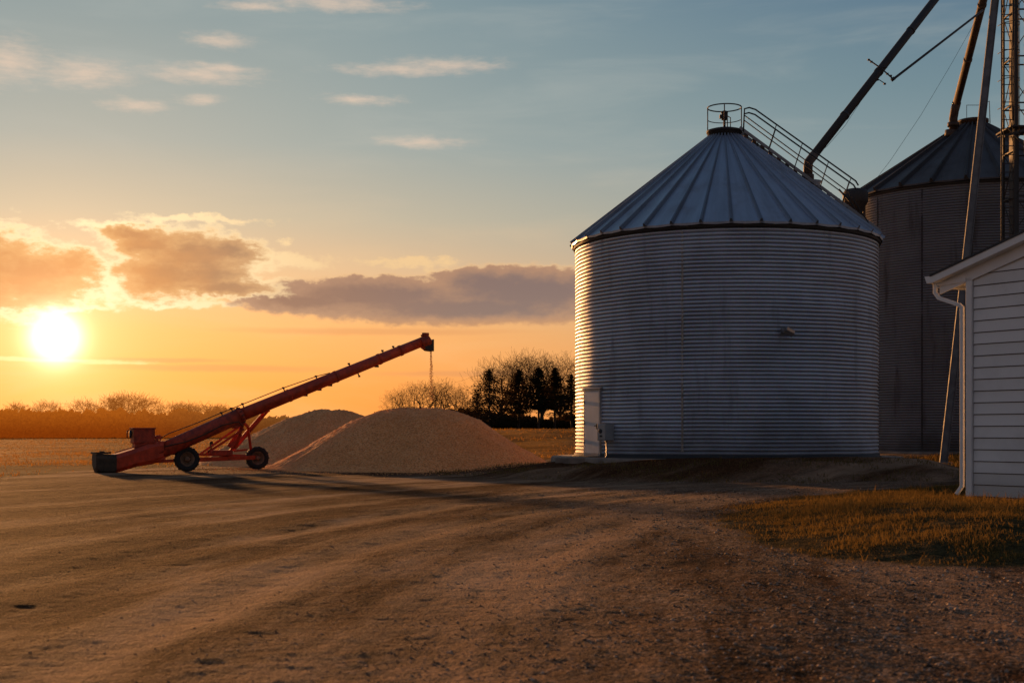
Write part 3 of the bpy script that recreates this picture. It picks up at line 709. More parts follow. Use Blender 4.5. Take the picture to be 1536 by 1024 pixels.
# ------------------------------------------------------------------ elevator leg, spouts
TX, TY, TH = 17.35, 46.0, 22.5
hd_pt = Vector((TX-.2, TY, 19.3))
tw = empty('elevator_tower', (TX, TY, gh(TX,TY)), 'tall steel bucket elevator tower with caged ladder beside the rear bin', 'elevator tower')
z0t = gh(TX,TY)-.1
for dx in (0.10, .62): MB().box((TX+dx, TY+.35, (z0t+TH)/2), (.22,.34,TH-z0t), None, .01).build('trunk', M['steel'], tw)
legs = [(-.08,-.25),(1.05,-.25),(-.08,.85),(1.05,.85)]
for dx, dy in legs: MB().bar((TX+dx,TY+dy,z0t),(TX+dx,TY+dy,TH), .07,.07).build('corner_post', M['steel'], tw)
br = MB(); k = 0; zz = 1.2
while zz < TH:
    for (a, b) in ((0,1),(1,3),(3,2),(2,0)):
        p = Vector((TX+legs[a][0],TY+legs[a][1],zz)); q = Vector((TX+legs[b][0],TY+legs[b][1],zz))
        br.bar(p, q, .045,.045)
        if zz+1.6 < TH: br.tube([p, q+Vector((0,0,1.6))] if k % 2 else [q, p+Vector((0,0,1.6))], .016, 5)
    zz += 1.6; k += 1
br.build('cross_brace', M['steel'], tw)
lx = TX-.34
for dx in (-.23,.19): MB().tube([(lx+dx,TY-.3,.5),(lx+dx,TY-.3,TH)], .026, 6).build('ladder_rail', M['steel'], tw)
zz = .7
while zz < TH: MB().tube([(lx-.23,TY-.3,zz),(lx+.19,TY-.3,zz)], .016, 5).build('ladder_rung', M['steel'], tw); zz += .3

cg = MB(); zz = 11.2
while zz < TH:
    cg.tube([(lx+.34*math.cos(a)-.02, TY-.3-.62*math.sin(a), zz) for a in np.linspace(0, math.pi, 12)], .013, 5); zz += .95
for a in (.45,1.1,1.75,2.5): cg.tube([(lx+.34*math.cos(a)-.02, TY-.3-.62*math.sin(a), z_) for z_ in (11.2, TH)], .010, 5)
cg.build('ladder_cage', M['steel'], tw)
MB().box((TX+.42,TY+.2,11.55), (1.5,1.4,.05)).bar((TX-.55,TY-.5,11.2),(TX+1.3,TY-.5,11.75),.05,.09).bar((TX-.45,TY-.5,11.5),(TX+.4,TY-.5,10.6),.03,.05).build('platform', M['steel'], tw)
MB().tube([(lx+.12+.03*math.sin(z*1.3), TY-.36, z) for z in np.linspace(11.8,16,9)]+[(lx+.0,TY-.36,16.4),(lx+.2,TY-.36,17.2)], .03, 6).build('cable_run', M['steel'], tw)
MB().lathe([(.3,TH-.1),(.9,TH+.3),(.9,TH+1.1),(.3,TH+1.5)], (TX+.36,TY+.35,0), 16).build('head', M['steelgrey'], tw)

def jointed_pipe(mb, a, b, r, n=14, step=2.4):
    a = Vector(a); b = Vector(b); L = (b-a).length; d = (b-a)/L
    mb.tube([a, b], r, n); k = step
    while k < L:
        mb.tube([a+d*(k-.05), a+d*(k+.05)], r*1.12, n); k += step
# spout 1 to near bin
s1 = P(1213, 243, 38.4)
land = P(1212, 268, 38.4)
sp = empty('grain_spout', land, 'long dark grain spout slanting down to the near bin roof', 'grain spout')
mb = MB(); jointed_pipe(mb, s1, hd_pt, .125); mb.build('pipe', M['steel'], sp)
MB().tube([s1+(hd_pt-s1).normalized()*.35, s1, P(1212,250,38.4), P(1212,264,38.4)], .135, 14).tube([P(1212,262,38.4),P(1212,270,38.4)], .17, 14).build('elbow', M['rusty'], sp)
MB().lathe([(.22,-1.2),(.24,-.1),(.3,0),(.05,.06)], P(1217,272,38.5), 20).build('inlet', M['steelgrey'], sp)
# spout 2 to rear bin
q2 = P(1432,166,53.2)
sp2 = empty('grain_spout', P(1429,200,53.4), 'short steep rusty grain spout landing on the rear bin roof', 'grain spout')
mb = MB(); jointed_pipe(mb, q2, hd_pt+Vector((.1,.5,0)), .15); mb.build('pipe', M['rusty'], sp2)
MB().tube([q2+(hd_pt-q2).normalized()*.4, q2, P(1430,178,53.3), P(1430,196,53.4)], .17, 14).tube([P(1430,184,53.3),P(1430,190,53.3)], .23, 14).tube([P(1428,196,53.4),P(1427,206,53.4)], .27, 14).build('elbow', M['rusty'], sp2)
# slanted support leg
bb = P(1414, 684, 44.0); bb.z = gh(bb.x, bb.y)-.1
sl = MB(); tp = hd_pt+Vector((-.1,-.1,.5)); d = (tp-bb).normalized(); sd = Vector((1,0,0)); nrm = d.cross(sd).normalized(); sd = nrm.cross(d)
sl.bar(bb+sd*0, tp, .26, .03, nrm).bar(bb-sd*.12+nrm*-.03, tp-sd*.12+nrm*-.03, .02, .05, nrm).bar(bb+sd*.12+nrm*-.03, tp+sd*.12+nrm*-.03, .02, .05, nrm)
so = sl.build('support_beam', simple('dull_channel', (.14,.14,.14), .7, .2, .3)); tag(so, 'pale slanted steel channel propping the elevator tower', 'support beam')
MB().box(bb+Vector((0,0,.12)), (.5,.5,.2), None, .02).build('footing', M['concrete'], so)
# thin brace bar and broken bracket across the long spout
def on_line(px, a, b):
    # parameter on line a-b whose picture column is px
    lo, hi = 0, 1
    for _ in range(40):
        m_ = (lo+hi)/2; p = a.lerp(b, m_); x = 768+p.x/p.y*F
        if x < px: lo = m_
        else: hi = m_
    return a.lerp(b, lo)
cr = on_line(1322, s1, hd_pt)
Zc = cr.y
gb = MB().tube([P(1303,90,Zc-.2), P(1322,103,Zc-.2), P(1340,119,Zc-.2)], .022, 6).tube([cr+Vector((-.14,-.14,0)), cr+Vector((.14,-.14,0))], .03, 6)
gb.tube([P(1314,117,Zc-.15), P(1328,126,Zc-.15)], .014, 5)
for q in ((1303,90),(1307,93),(1331,111),(1336,114),(1316,120),(1327,126)): gb.box(P(q[0],q[1],Zc-.2), (.07,.05,.05))
tag(gb.build('cable_clamp', M['steel']), 'small cable clamp fixed across the long spout', 'clamp')
tag(MB().tube([P(1340,119,Zc-.2), P(1474,16,48)], .04, 8).tube([P(1338,117,Zc-.2),P(1341,121,Zc-.2)], .07, 8).build('brace_rod', M['steel']), 'thin straight brace rod from the long spout to the tower', 'rod')
for i, (a, b) in enumerate((((1214,240,38.4),(1318,106,Zc-.3)), ((1290,300,46),(1470,20,47.5)))):
    a = P(*a); b = P(*b); m_ = a.lerp(b,.5) + Vector((0,0,-.35))
    tag(MB().tube([a, a.lerp(m_,.5)+Vector((0,0,-.1)), m_, m_.lerp(b,.5)+Vector((0,0,-.05)), b], .006, 4).build('guy_wire', M['steel']), ('thin slack wire hanging below the long spout','thin wire from the tower to the dust collector')[i], 'wire')

# ------------------------------------------------------------------ shed
U = Vector((.55,-.835,0)).normalized(); V_ = Vector((.835,.55,0)).normalized(); NW = -V_     # gable wall outward
C0 = Vector((7.77,22.7,0)); zg = gh(7.65,22.7)
zb = zg+.0; HALF = 3.6; SL = .285; ZE = 3.80; DEP = 8.0
shed = empty('shed', (C0.x,C0.y,zb), 'white lap sided shed with gutter and downpipe at the picture edge', 'shed')
def S(t, n, z): return C0 + U*t + NW*n + Vector((0,0,z))   # t along gable wall, n outward
def roofz(t): return ZE + (t+.62)*SL if t <= HALF else ZE + (2*HALF-t+.62)*SL
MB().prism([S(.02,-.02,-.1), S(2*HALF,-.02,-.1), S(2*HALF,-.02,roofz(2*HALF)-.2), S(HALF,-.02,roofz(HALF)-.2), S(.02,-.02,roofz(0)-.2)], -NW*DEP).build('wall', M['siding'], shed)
sd = MB(); ex = .1975; z = zb+.02
while z < roofz(HALF):
    zt = z+ex; top = min(roofz(HALF)-.2, zt)
    def trange(zz):
        if zz < roofz(0)-.2: return .12, 2*HALF-.12
        t0 = (zz+.2-ZE)/SL-.62; return max(.12, t0), min(2*HALF-.12, 2*HALF-t0)
    a0, a1 = trange(z); b0, b1 = trange(top)
    if a0 >= a1: break
    p0, p1 = S(a0,.026,z), S(a1,.026,z); q0, q1 = S(b0,.006,top), S(b1,.006,top)
    sd.face([p0,p1,q1,q0]); sd.face([S(a0,.004,z),S(a1,.004,z),p1,p0])
    z = zt
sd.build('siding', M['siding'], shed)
MB().box(S(.05,.0,(zb+3.72)/2+.0), (.12,.12,3.72-zb), Matrix.Rotation(math.atan2(U.y,U.x),3,'Z'), .006).build('corner_board', M['white'], shed)
# rake boards (two-step), frieze and soffit return
def strip(t0, t1, n0, n1, dz0, dz1):
    a = [S(t0,n0,roofz(t0)+dz0), S(t1,n0,roofz(t1)+dz0), S(t1,n0,roofz(t1)+dz1), S(t0,n0,roofz(t0)+dz1)]
    return a, NW*(n1-n0)
for t0, t1 in ((-.60,HALF),(HALF,2*HALF+.60)):
    MB().prism(*strip(t0,t1,.20,.225,-.13,-.012)).build('rake_board', M['white'], shed)
    MB().prism(*strip(t0+.01 if t0<0 else t0,t1,.06,.20,-.135,-.12)).build('rake_soffit', M['white'], shed)
    MB().prism(*strip(max(t0,-.55),min(t1,2*HALF+.55),.03,.06,-.33,-.10)).build('frieze', M['white'], shed)
    MB().prism(*strip(t0-.02 if t0<0 else t0,t1+.02 if t1>HALF else t1,.24,-DEP-.25,-.012,.028)).build('roof', M['shingle'], shed)
bt = 3.60
MB().prism([S(-.56,.061,bt+.03), S(-.0,.061,bt+.055), S(-.0,.061,roofz(0)-.25), S(-.56,.061,roofz(-.56)-.11)], NW*.02).build('eave_return', M['white'], shed)
MB().prism([S(-.56,.06,bt+.03), S(0,.06,bt+.06), S(0,.06,bt+.08), S(-.56,.06,bt+.05)], -NW*(DEP+.1)).build('soffit', M['white'], shed)
MB().box(S(-.575,-DEP/2+.1,3.70), (.03,DEP,.20), Matrix.Rotation(math.atan2(U.y,U.x),3,'Z')).build('fascia', M['white'], shed)
gp_ = [(-.60,3.80),(-.735,3.80),(-.725,3.77),(-.69,3.68),(-.60,3.68)]
MB().prism([S(t,.23,z) for t,z in gp_], -NW*(DEP+.4)).build('gutter', M['white'], shed)
dp = MB()
def pipe_box(mb, pts, w, h):
    for a, b in zip(pts, pts[1:]):
        d = (Vector(b)-Vector(a)).normalized()*.015; mb.bar(Vector(a)-d, Vector(b)+d, w, h, tuple(NW), .008)
pts = [S(-.61,.10,3.68), S(-.61,.10,3.52), S(-.53,.10,3.42), S(-.12,.08,3.27), S(-.075,.07,3.22), S(-.075,.07,zb+.18), S(-.17,.08,zb+.05)]
pipe_box(dp, pts, .062, .055); dp.build('downpipe', M['white'], shed)

# ------------------------------------------------------------------ grain piles
def pile(name, cx, cy, H, rl, rr_, rd, flat, seed, label):
    n = 170; u = np.linspace(-1.15, 1.15, n); X, Y = np.meshgrid(u, u)
    x = np.where(X < 0, X*rl, X*rr_); y = Y*rd
    q = np.hypot(X, Y) + .035*fbm(X*2+seed, Y*2, 3, seed)
    fl = flat
    prof = np.interp(q, [0, fl*.55, fl, fl+.18, .75, .93, 1.02, 1.2], [1.0, .995, .955, .80, .33, .075, 0, -.12])
    k = np.ones(7)/7
    wx, wy = cx+x, cy+y
    g = ground_h(wx, wy)
    z = g*0 + prof*H + .030*fbm(wx*1.7, wy*1.7, 5, seed+3, .6)*sm(prof, 0, .2) + .09*fbm(np.arctan2(Y, X)*3.2, q*1.4, 4, seed+6)*sm(prof, 0, .3) + gh(cx, cy-rd)*.5
    z = z + .010*rng.standard_normal(z.shape)*sm(prof,-.05,.1)
    i = np.arange((n-1)**2); r = i//(n-1); c = i % (n-1); a = r*n+c
    me = np_mesh(name, np.stack([wx, wy, z], -1).reshape(-1, 3), np.stack([a, a+1, a+n+1, a+n], 1), True)
    return tag(link_mesh(name, me, M['corn']), label, 'grain pile')
pile('grain_pile', -2.75, 40.4, 1.80, 4.85, 4.1, 3.9, .27, 41, 'larger front pile of shelled corn under the auger spout')
pile('grain_pile', -6.35, 46.6, 1.86, 4.6, 4.6, 4.2, .16, 43, 'smaller pile of shelled corn partly hidden behind the front pile')
# falling kernels and spilled kernels
def kernels(name, pts, size, label):
    n = len(pts); ico = np.array([(1,0,0),(-1,0,0),(0,.7,0),(0,-.7,0),(0,0,1),(0,0,-1)], float)
    fc = np.array([(0,2,4),(2,1,4),(1,3,4),(3,0,4),(2,0,5),(1,2,5),(3,1,5),(0,3,5)])
    s = size*(.7+.6*rng.random(n))
    v = ico[None]*s[:, None, None] * (.7+.6*rng.random((n,6,1))) + np.asarray(pts)[:, None, :]
    f = (fc[None] + (np.arange(n)*6)[:, None, None]).reshape(-1, 3)
    return tag(link_mesh(name, np_mesh(name, v.reshape(-1, 3), f), M['kernel']), label, 'grain', None, 'stuff')
ZT = 40.7
tipp = P(646.5, 527, ZT)
n = 620; t = rng.random(n)**1.1
zz = tipp.z - t*1.50
kernels('falling_grain', np.stack([tipp.x + .02*t + (.010+.040*t)*rng.standard_normal(n), tipp.y+(.02+.06*t)*rng.standard_normal(n), zz], 1), .0095, 'thin stream of corn falling from the auger spout')
n = 4500; a = rng.random(n)*6.283; rr3 = 1.0 + .16*np.abs(rng.standard_normal(n))**1.5
x = -2.75 + np.cos(a)*4.7*rr3; y = 40.4 + np.sin(a)*4.1*rr3; keep = np.sin(a) < .4
kernels('spilled_grain', np.stack([x, y, ground_h(x, y)+.01], 1)[keep], .013, 'loose corn kernels spilled around the foot of the front pile')

# ------------------------------------------------------------------ auger
A0 = P(158, 694, 36.2); AT = P(640, 512, ZT)
ad = Vector((AT.x-A0.x, AT.y-A0.y, 0)).normalized(); an = Vector((ad.y, -ad.x, 0))   # an points to camera side
def AZ(px):   # depth of the auger plane under a picture column
    # solve A0.xy + ad*s with x/y = (px-768)/F
    k = (px-768)/F; s_ = (k*A0.y - A0.x)/(ad.x - k*ad.y); return A0.y + ad.y*s_
def AP(px, py, off=0.0):
    p = P(px, py, AZ(px)); return p + an*off
aug = empty('grain_auger', (A0.x, A0.y, 0), 'red portable grain auger on two wheels raised over the corn piles', 'grain auger')
j = AP(361, 622.5)
lo_ = AP(236, 679)
MB().tube([lo_, j], .215, 20).tube([j-(j-lo_).normalized()*.08, j+(j-lo_).normalized()*.05], .225, 20).build('lower_tube', M['reddark'], aug)
ut = MB().tube([j, AP(637,511)], [.185,.145], 20)
dd = (AP(637,511)-j)
for f_ in (.25,.5,.74,.86): ut.tube([j+dd*f_-dd.normalized()*.03, j+dd*f_+dd.normalized()*.03], .197-.035*f_, 20)
ut.build('upper_tube', M['red'], aug)
# intake trough: boxy tapering housing
def section(px, ytop, ybot, w):
    a = AP(px, ytop); b = AP(px, ybot)
    return [a-an*w*.42+Vector((0,0,-.02)), a+an*w*.42+Vector((0,0,-.02)), a.lerp(b,.25)+an*w*.5, a.lerp(b,.8)+an*w*.46, b+an*w*.25, b-an*w*.25, a.lerp(b,.8)-an*w*.46, a.lerp(b,.25)-an*w*.5]
def loft(mb, secs):
    rs = [[mb.bm.verts.new(p) for p in s] for s in secs]; n = len(rs[0])
    for a, b in zip(rs, rs[1:]):
        for i in range(n): mb.bm.faces.new((a[i], a[(i+1)%n], b[(i+1)%n], b[i]))
    mb.bm.faces.new(rs[0]); mb.bm.faces.new(rs[-1])
tr_ = MB(); loft(tr_, [section(163,681,711,.60), section(175,679,708,.58), section(205,670,699,.52), section(226,662,696,.46), section(243,660,690,.44)])
tr_.bar(AP(170,678.5,.24), AP(234,659,.20), .03,.03).build('intake_trough', M['red'], aug)
bt_ = MB(); loft(bt_, [section(141,679.5,702,.58), section(143.5,679,709,.64), section(148,679,712.5,.66), section(168,680,712.5,.66), section(172,680.5,709.5,.60)])
bt_.bar(AP(140,679,.30), AP(163,678.5,.30), .03,.05).bar(AP(140,679,-.30), AP(140,679,.30), .03,.05)
bt_.box(AP(152,677.5,.1), (.12,.08,.05)).build('intake_boot', M['black'], aug)
# engine / gearbox
eg = empty('gearbox_dummy', (0,0,0)) if False else None
e0 = AP(214, 656); er = Matrix.Rotation(math.atan2(ad.y,ad.x),3,'Z')
gx = MB().box(e0+Vector((0,0,.04)), (.58,.46,.40), er, .03).box(e0+Vector((0,0,.25)), (.62,.50,.04), er, .01).box(e0-ad*.02+Vector((0,0,-.2)), (.45,.36,.16), er)
go = gx.build('drive_cover', M['reddark'], aug)
MB().lathe([(.11,-.02),(.11,.02),(.04,.03)], e0-ad*.33+Vector((0,0,.10)), 16, -ad).tube([e0-ad*.36+Vector((0,0,.2)), e0-ad*.42+Vector((0,0,.18)), e0-ad*.42+Vector((0,0,.0))], .018, 6).build('pulley', M['steel'], go)
sh_ = MB().box(AP(228,665), (.16,.42,.46), er @ Matrix.Rotation(-.35,3,'Y'), .02).box(AP(235,662), (.06,.34,.34), er @ Matrix.Rotation(-.35,3,'Y'), .01)
sh_.bar(AP(233,672,.2), AP(240,654,.2), .03,.03).bar(AP(236,656,.0), AP(241,655,.0), .04,.12).build('gear_housing', M['red'], aug)
# discharge head
hd_ = MB().lathe([(.155,-.22),(.19,-.2),(.19,.06),(.17,.09),(.05,.1)], AP(640,512), 20, dd)
hd_.box(AP(638,501.5), (.20,.14,.10), er, .02).tube([AP(632,504), AP(637,500)], .035, 8)
hd_.build('discharge_head', M['reddark'], aug)
c_ = MB(); p_ = [AP(631,519), AP(648,509), AP(648,527), AP(640,526)]
c_.prism([p+an*.15 for p in p_], -an*.30); c_.build('spout', M['steel'], aug)
# cable with stand-offs
def tube_at(px, up):
    a, b = (lo_, j) if px < 361 else (j, AP(637,511))
    p = AP(px, 600); lo, hi = 0.0, 1.0
    for _ in range(30):
        m_ = (lo+hi)/2; q = a.lerp(b, m_)
        if 768+q.x/q.y*F < px: lo = m_
        else: hi = m_
    q = a.lerp(b, lo); d = (b-a).normalized(); n_ = an.cross(d).normalized(); n_ = n_ if n_.z > 0 else -n_
    return q + n_*up
MB().tube([tube_at(243,.33), tube_at(262,.36), tube_at(300,.31), tube_at(338,.29), tube_at(369,.27), tube_at(430,.27), tube_at(480,.22), tube_at(498,.17)], .014, 6).build('cable', M['steel'], aug)
for qx, h_ in ((338,.29),(353,.29),(369,.28),(430,.27),(478,.23),(527,.21),(577,.20),(593,.19)):
    MB().tube([tube_at(qx,.12), tube_at(qx,h_)], .018, 6).box(tube_at(qx,h_), (.07,.06,.05)).build('cable_guide', M['steel'], aug)
MB().tube([tube_at(246,.10)+an*.20, tube_at(275,-.02)+an*.235, tube_at(300,-.05)+an*.23, tube_at(330,-.02)+an*.235, tube_at(352,-.12)+an*.22, tube_at(356,-.30)+an*.1], .016, 7).build('hose', M['black'], aug)
fb_ = MB()
for k_ in range(12):
    a_ = k_*math.pi/6; ax_ = (j-lo_).normalized(); n2 = an.cross(ax_).normalized()
    fb_.lathe([(.012,-.05),(.012,.03)], j+(an*math.cos(a_)+n2*math.sin(a_))*.236, 6, ax_)
fb_.build('flange_bolt_ring', M['steel'], aug)
for qx in (455,476,492,562): MB().box(tube_at(qx,-.17), (.12,.06,.06), er).build('lug', M['steel'], aug)
MB().tube([tube_at(534,-.13), tube_at(534.5,-.24)], .02, 6).box(tube_at(534.5,-.25), (.06,.05,.05)).build('lug', M['steel'], aug)
# undercarriage: wheels staggered either side of the tube
ZW1, ZW2 = 37.3, 39.2
w1 = P(280, 689, ZW1); w2 = P(385.5, 685.5, ZW2)
w1.z = gh(w1.x, w1.y)+.345; w2.z = gh(w2.x, w2.y)+.335
def wheel(c, r):
    ax = an
    t = MB(); pr = [(r*.58,-.085),(r*.72,-.115),(r*.90,-.12),(r*.985,-.09),(r,-.03),(r,.03),(r*.985,.09),(r*.90,.12),(r*.72,.115),(r*.58,.085)]
    t.lathe(pr, c, 40, ax, closed=True)
    u = ax.cross(Vector((0,0,1))).normalized(); w = ax.cross(u)
    for i in range(26):
        a = i*2*math.pi/26; rd = u*math.cos(a)+w*math.sin(a); tg = ax.cross(rd)
        rot = Matrix((tg, rd, ax)).transposed()
        t.box(c+rd*(r*.985)+ax*(.055 if i % 2 else -.055), (.035,.028,.11), rot)
    wo = t.build('wheel', M['tyre'], aug)
    rm = MB(); rm.lathe([(r*.60,-.09),(r*.60,.085),(r*.54,.09),(r*.50,.03),(r*.2,.04),(r*.2,-.04),(r*.5,-.06),(r*.54,-.09)], c, 30, ax, closed=True)
    rm.lathe([(r*.22,-.1),(r*.22,.09),(r*.12,.12),(.02,.13)], c, 16, ax)
    for i in range(6):
        a = i*math.pi/3; rm.lathe([(.014,.03),(.014,.06)], c+(u*math.cos(a)+w*math.sin(a))*r*.33, 6, ax)
    rm.build('rim', M['rimpaint'], wo)
wheel(w1, .345); wheel(w2, .335)
MB().bar(w1-an*.16, w2+an*.16*0-an*.02, .09,.09).bar(w1-an*.0, w1-an*.2, .07,.07).build('axle', M['steel'], aug)
fz = MB()
fz.bar(AP(228,692,-.12), P(300,689,AZ(300)+.25), .08,.09).bar(P(298,689,AZ(300)+.25), w2-an*.02+Vector((0,0,.02)), .10,.12)
fz.bar(AP(240,680,-.05), P(283,680,ZW1+.2), .07,.07).bar(P(283,681,ZW1+.2), P(372,683.5,ZW2-.05), .06,.07)
fz.bar(AP(224,690,.1), AP(246,686,.1), .14,.08)
fz.build('frame', M['red'], aug)
st = MB()
def strut(a, b, w=.06, m_=st): m_.bar(a, b, w, w)
ZM = 38.2
strut(P(306,682,ZM), P(366,643,ZM)); strut(P(300,681,ZM+.5), P(358,640,ZM), .05)
strut(P(343,678,ZM+.3), P(395,619,38.9), .07); strut(P(350,676,ZM+.6), P(403,615,38.8), .06)
strut(P(362,627,38), P(404,616,38.9), .05); strut(P(352,672,ZM+.3), P(364,634,38.2), .09)
strut(w2+Vector((-.15,-.05,.1)), P(372,640,38.6), .07); strut(P(372,640,38.6), P(362,630,38.0), .06)
strut(P(370,674,ZM+.6), P(352,676,ZM+.3), .06)
st.build('strut', M['red'], aug)
MB().box(P(330,681,ZM+.2)+Vector((0,0,.04)), (.62,.5,.16), er, .02).box(P(352,660,ZM+.2), (.18,.1,.5), Matrix.Rotation(.6,3,'Y'), .01).build('hoist_box', M['reddark'], aug)
MB().tube([P(312,678,ZM-.1),P(317,672,ZM-.1),P(315,665,ZM-.1),P(319,662,ZM-.1)], .018, 6).lathe([(.05,-.02),(.05,.02)], P(317,664,ZM-.1), 12, an).build('winch', M['steel'], aug)
tr2 = MB().box(P(355,635,38.0), (.30,.34,.20), er @ Matrix.Rotation(-.4,3,'Y'), .02)
tr2.build('tube_saddle', M['reddark'], aug)

# ------------------------------------------------------------------ trees
def tubes_np(segs, n=4):
    "segs: list of (p0, p1, r0, r1)"
    S_ = np.array([[*a, *b, c, d] for a, b, c, d in segs]); p0 = S_[:, :3]; p1 = S_[:, 3:6]; r0 = S_[:, 6]; r1 = S_[:, 7]
    d = p1-p0; d /= np.linalg.norm(d, axis=1, keepdims=True)+1e-9
    ref = np.where(np.abs(d[:, 2:3]) < .9, np.array([[0,0,1.]]), np.array([[1.,0,0]]))
    u = np.cross(d, ref); u /= np.linalg.norm(u, axis=1, keepdims=True); w = np.cross(d, u)
    a = np.arange(n)*2*math.pi/n
    ringv = u[:, None]*np.cos(a)[None, :, None] + w[:, None]*np.sin(a)[None, :, None]
    V = np.concatenate([p0[:, None]+ringv*r0[:, None, None], p1[:, None]+ringv*r1[:, None, None]], 1)
    k = np.arange(n); f = np.stack([k, (k+1) % n, n+(k+1) % n, n+k], 1)
    return V.reshape(-1, 3), (f[None]+(np.arange(len(segs))*2*n)[:, None, None]).reshape(-1, 4)
def bare_tree(H, W, seed, twigr=.02):
    "round spreading crown: limbs head for points on an ellipsoid and keep splitting"
    rn = random.Random(seed); tr, cr = [], []
    c = Vector((0, 0, H*.56)); ex_ = Vector((H*.5*W, H*.5*W, H*.44))
    def surf(v, k):
        v = Vector((v.x/ex_.x, v.y/ex_.y, v.z/ex_.z)); v = v.normalized()*k
        if v.z < -.45: v.z = -.45*rn.random()
        return c + Vector((v.x*ex_.x, v.y*ex_.y, v.z*ex_.z))
    f = [.28,.30,.34,.40,.52,1.0]; num = [3,3,2,2,2]; wj = [.66,.46,.34,.24,.16]
    def rec(p, T, r, dep):
        q = p.lerp(T, f[dep]) + Vector((rn.gauss(0,1),rn.gauss(0,1),rn.gauss(0,1)+.4))*H*.012
        m_ = p.lerp(q, .5) + Vector((rn.gauss(0,1),rn.gauss(0,1),-.8))*(q-p).length*.07
        out = tr if dep < 1 else cr
        r2 = max(twigr*.6, r*.66)
        out.append((tuple(p), tuple(m_), r, (r+r2)/2)); out.append((tuple(m_), tuple(q), (r+r2)/2, r2))
        if dep == 5: return
        for _ in range(num[dep]):
            j = Vector((rn.gauss(0,1),rn.gauss(0,1),rn.gauss(0,1)+.25))*wj[dep]*H*.5
            rec(q, surf(T+j-c, rn.uniform(.60,1.12)), r2*.86, dep+1)
    h0 = H*.17; tr.append(((0,0,-.3),(0.02*H,0,h0),H*.03,H*.024)); top = Vector((0.02*H,0,h0))
    n0 = 5
    for i in range(n0):
        a = i*6.283/n0 + rn.gauss(0,.3); v = Vector((math.cos(a), math.sin(a), rn.uniform(.1,1.6)))
        b = top + Vector((0,0,H*.05*rn.random()))
        rec(b, surf(v, .95), H*.014, 0)
    tr.append((tuple(top), (0.01*H,0,h0+H*.12), H*.022, H*.014)); rec(Vector((0.01*H,0,h0+H*.12)), surf(Vector((.1,0,1)), 1), H*.013, 0)
    return tr, cr
def conifer(H, W, seed, bare=.15, ragged=.3):
    rn = np.random.default_rng(seed); segs = [((0,0,-.3),(0,0,H*.5),H*.022,H*.015),((0,0,H*.5),(0,0,H),H*.015,.02)]
    V = []; 
    nl = 46
    for i in range(nl):
        t = i/(nl-1); z = H*(bare+(1-bare)*t)
        prof = (1-t)**.95 * min(1, (t+.14)*3.5)
        nb = rn.integers(3, 8)
        for b in range(nb):
            a = rn.random()*6.283; L = W*.5*prof*(1-ragged+2*ragged*rn.random()) + .12
            dz = -.12*L + rn.normal(0,.05)*L
            m = int(12 + 25*L/(W*.5))
            s = rn.random(m)**.7; 
            cx = np.cos(a)*L*s; cy = np.sin(a)*L*s; cz = z + dz*s + .25*L*s*s*.5
            jit = rn.normal(0, .05*W*.5*(.4+s)[:, None], (m, 3)); jit[:, 2] *= .6
            c = np.stack([cx, cy, cz], 1)+jit
            sz = H*.019*(.6+.9*rn.random(m))
            d1 = rn.normal(size=(m, 3)); d1[:, 2] *= .5; d1 /= np.linalg.norm(d1, axis=1, keepdims=True)
            d2 = rn.normal(size=(m, 3)); d2 /= np.linalg.norm(d2, axis=1, keepdims=True)
            V.append(np.stack([c-d1*sz[:, None]*1.3, c+d1*sz[:, None]*1.3, c+d2*sz[:, None]*.7], 1))
            if b < 3: segs.append(((0,0,z), (math.cos(a)*L*.8, math.sin(a)*L*.8, z+dz*.6), H*.004, H*.0015))
    V = np.concatenate(V).reshape(-1, 3)
    return segs, V, np.arange(len(V)).reshape(-1, 3)
PROTO = {}
def bare_proto(k):
    if k not in PROTO:
        H, sp, seed, tw = k; tr, cr = bare_tree(H, sp, seed, tw); PROTO[k] = (np_mesh('trunk', *tubes_np(tr, 6)), np_mesh('crown', *tubes_np(cr, 3)))
    return PROTO[k]
def tree_obj(name, meshes, mats, px, base_z, Z, H, Hp, sx, rz, label, cat, group):
    x = (px-768)*Z/F; o = empty(name, (x, Z, base_z), label, cat, group)
    s = H/Hp
    o.scale = (s*sx, s*sx, s); o.rotation_euler = (0,0,rz)
    for nm, me, mt in zip(('trunk','crown'), meshes, mats):
        c = bpy.data.objects.new(nm, me); COL.objects.link(c); c.parent = o
        if not me.materials: me.materials.append(mt)
    return o
def top_h(py, Z, bz): return (HZ-py)*Z/F + CAMH - bz
# bare trees; meshes per material family
def add_bare(px, pytop, Z, sx, rz, var, hazy, label, group):
    bz = gh((px-768)*Z/F, Z); H = top_h(pytop, Z, bz)
    k = (10.0, (.95,1.1,1.0)[var], 200+var+(10 if hazy else 0), .034 if hazy else .018)
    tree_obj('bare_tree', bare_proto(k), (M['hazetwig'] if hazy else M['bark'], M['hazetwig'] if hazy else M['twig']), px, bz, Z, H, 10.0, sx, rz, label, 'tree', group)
pf = 'bare branching trees behind the corn piles'
for a in ((598,581,150,1.0,0,0,'lowest bare tree at the far edge of the cluster behind the piles'),(630,571,152,1.1,2,1,'wide bare tree behind the crest of the front pile'),
          (662,568,150,1.1,4,2,'bare tree just beyond the falling corn stream'),(682,577,155,1.0,1,0,'low leaning bare tree next to the dark evergreens')):
    add_bare(a[0], a[1], a[2], a[3], a[4], a[5], False, a[6], pf)
pg = 'tall bare trees rising above the evergreens'
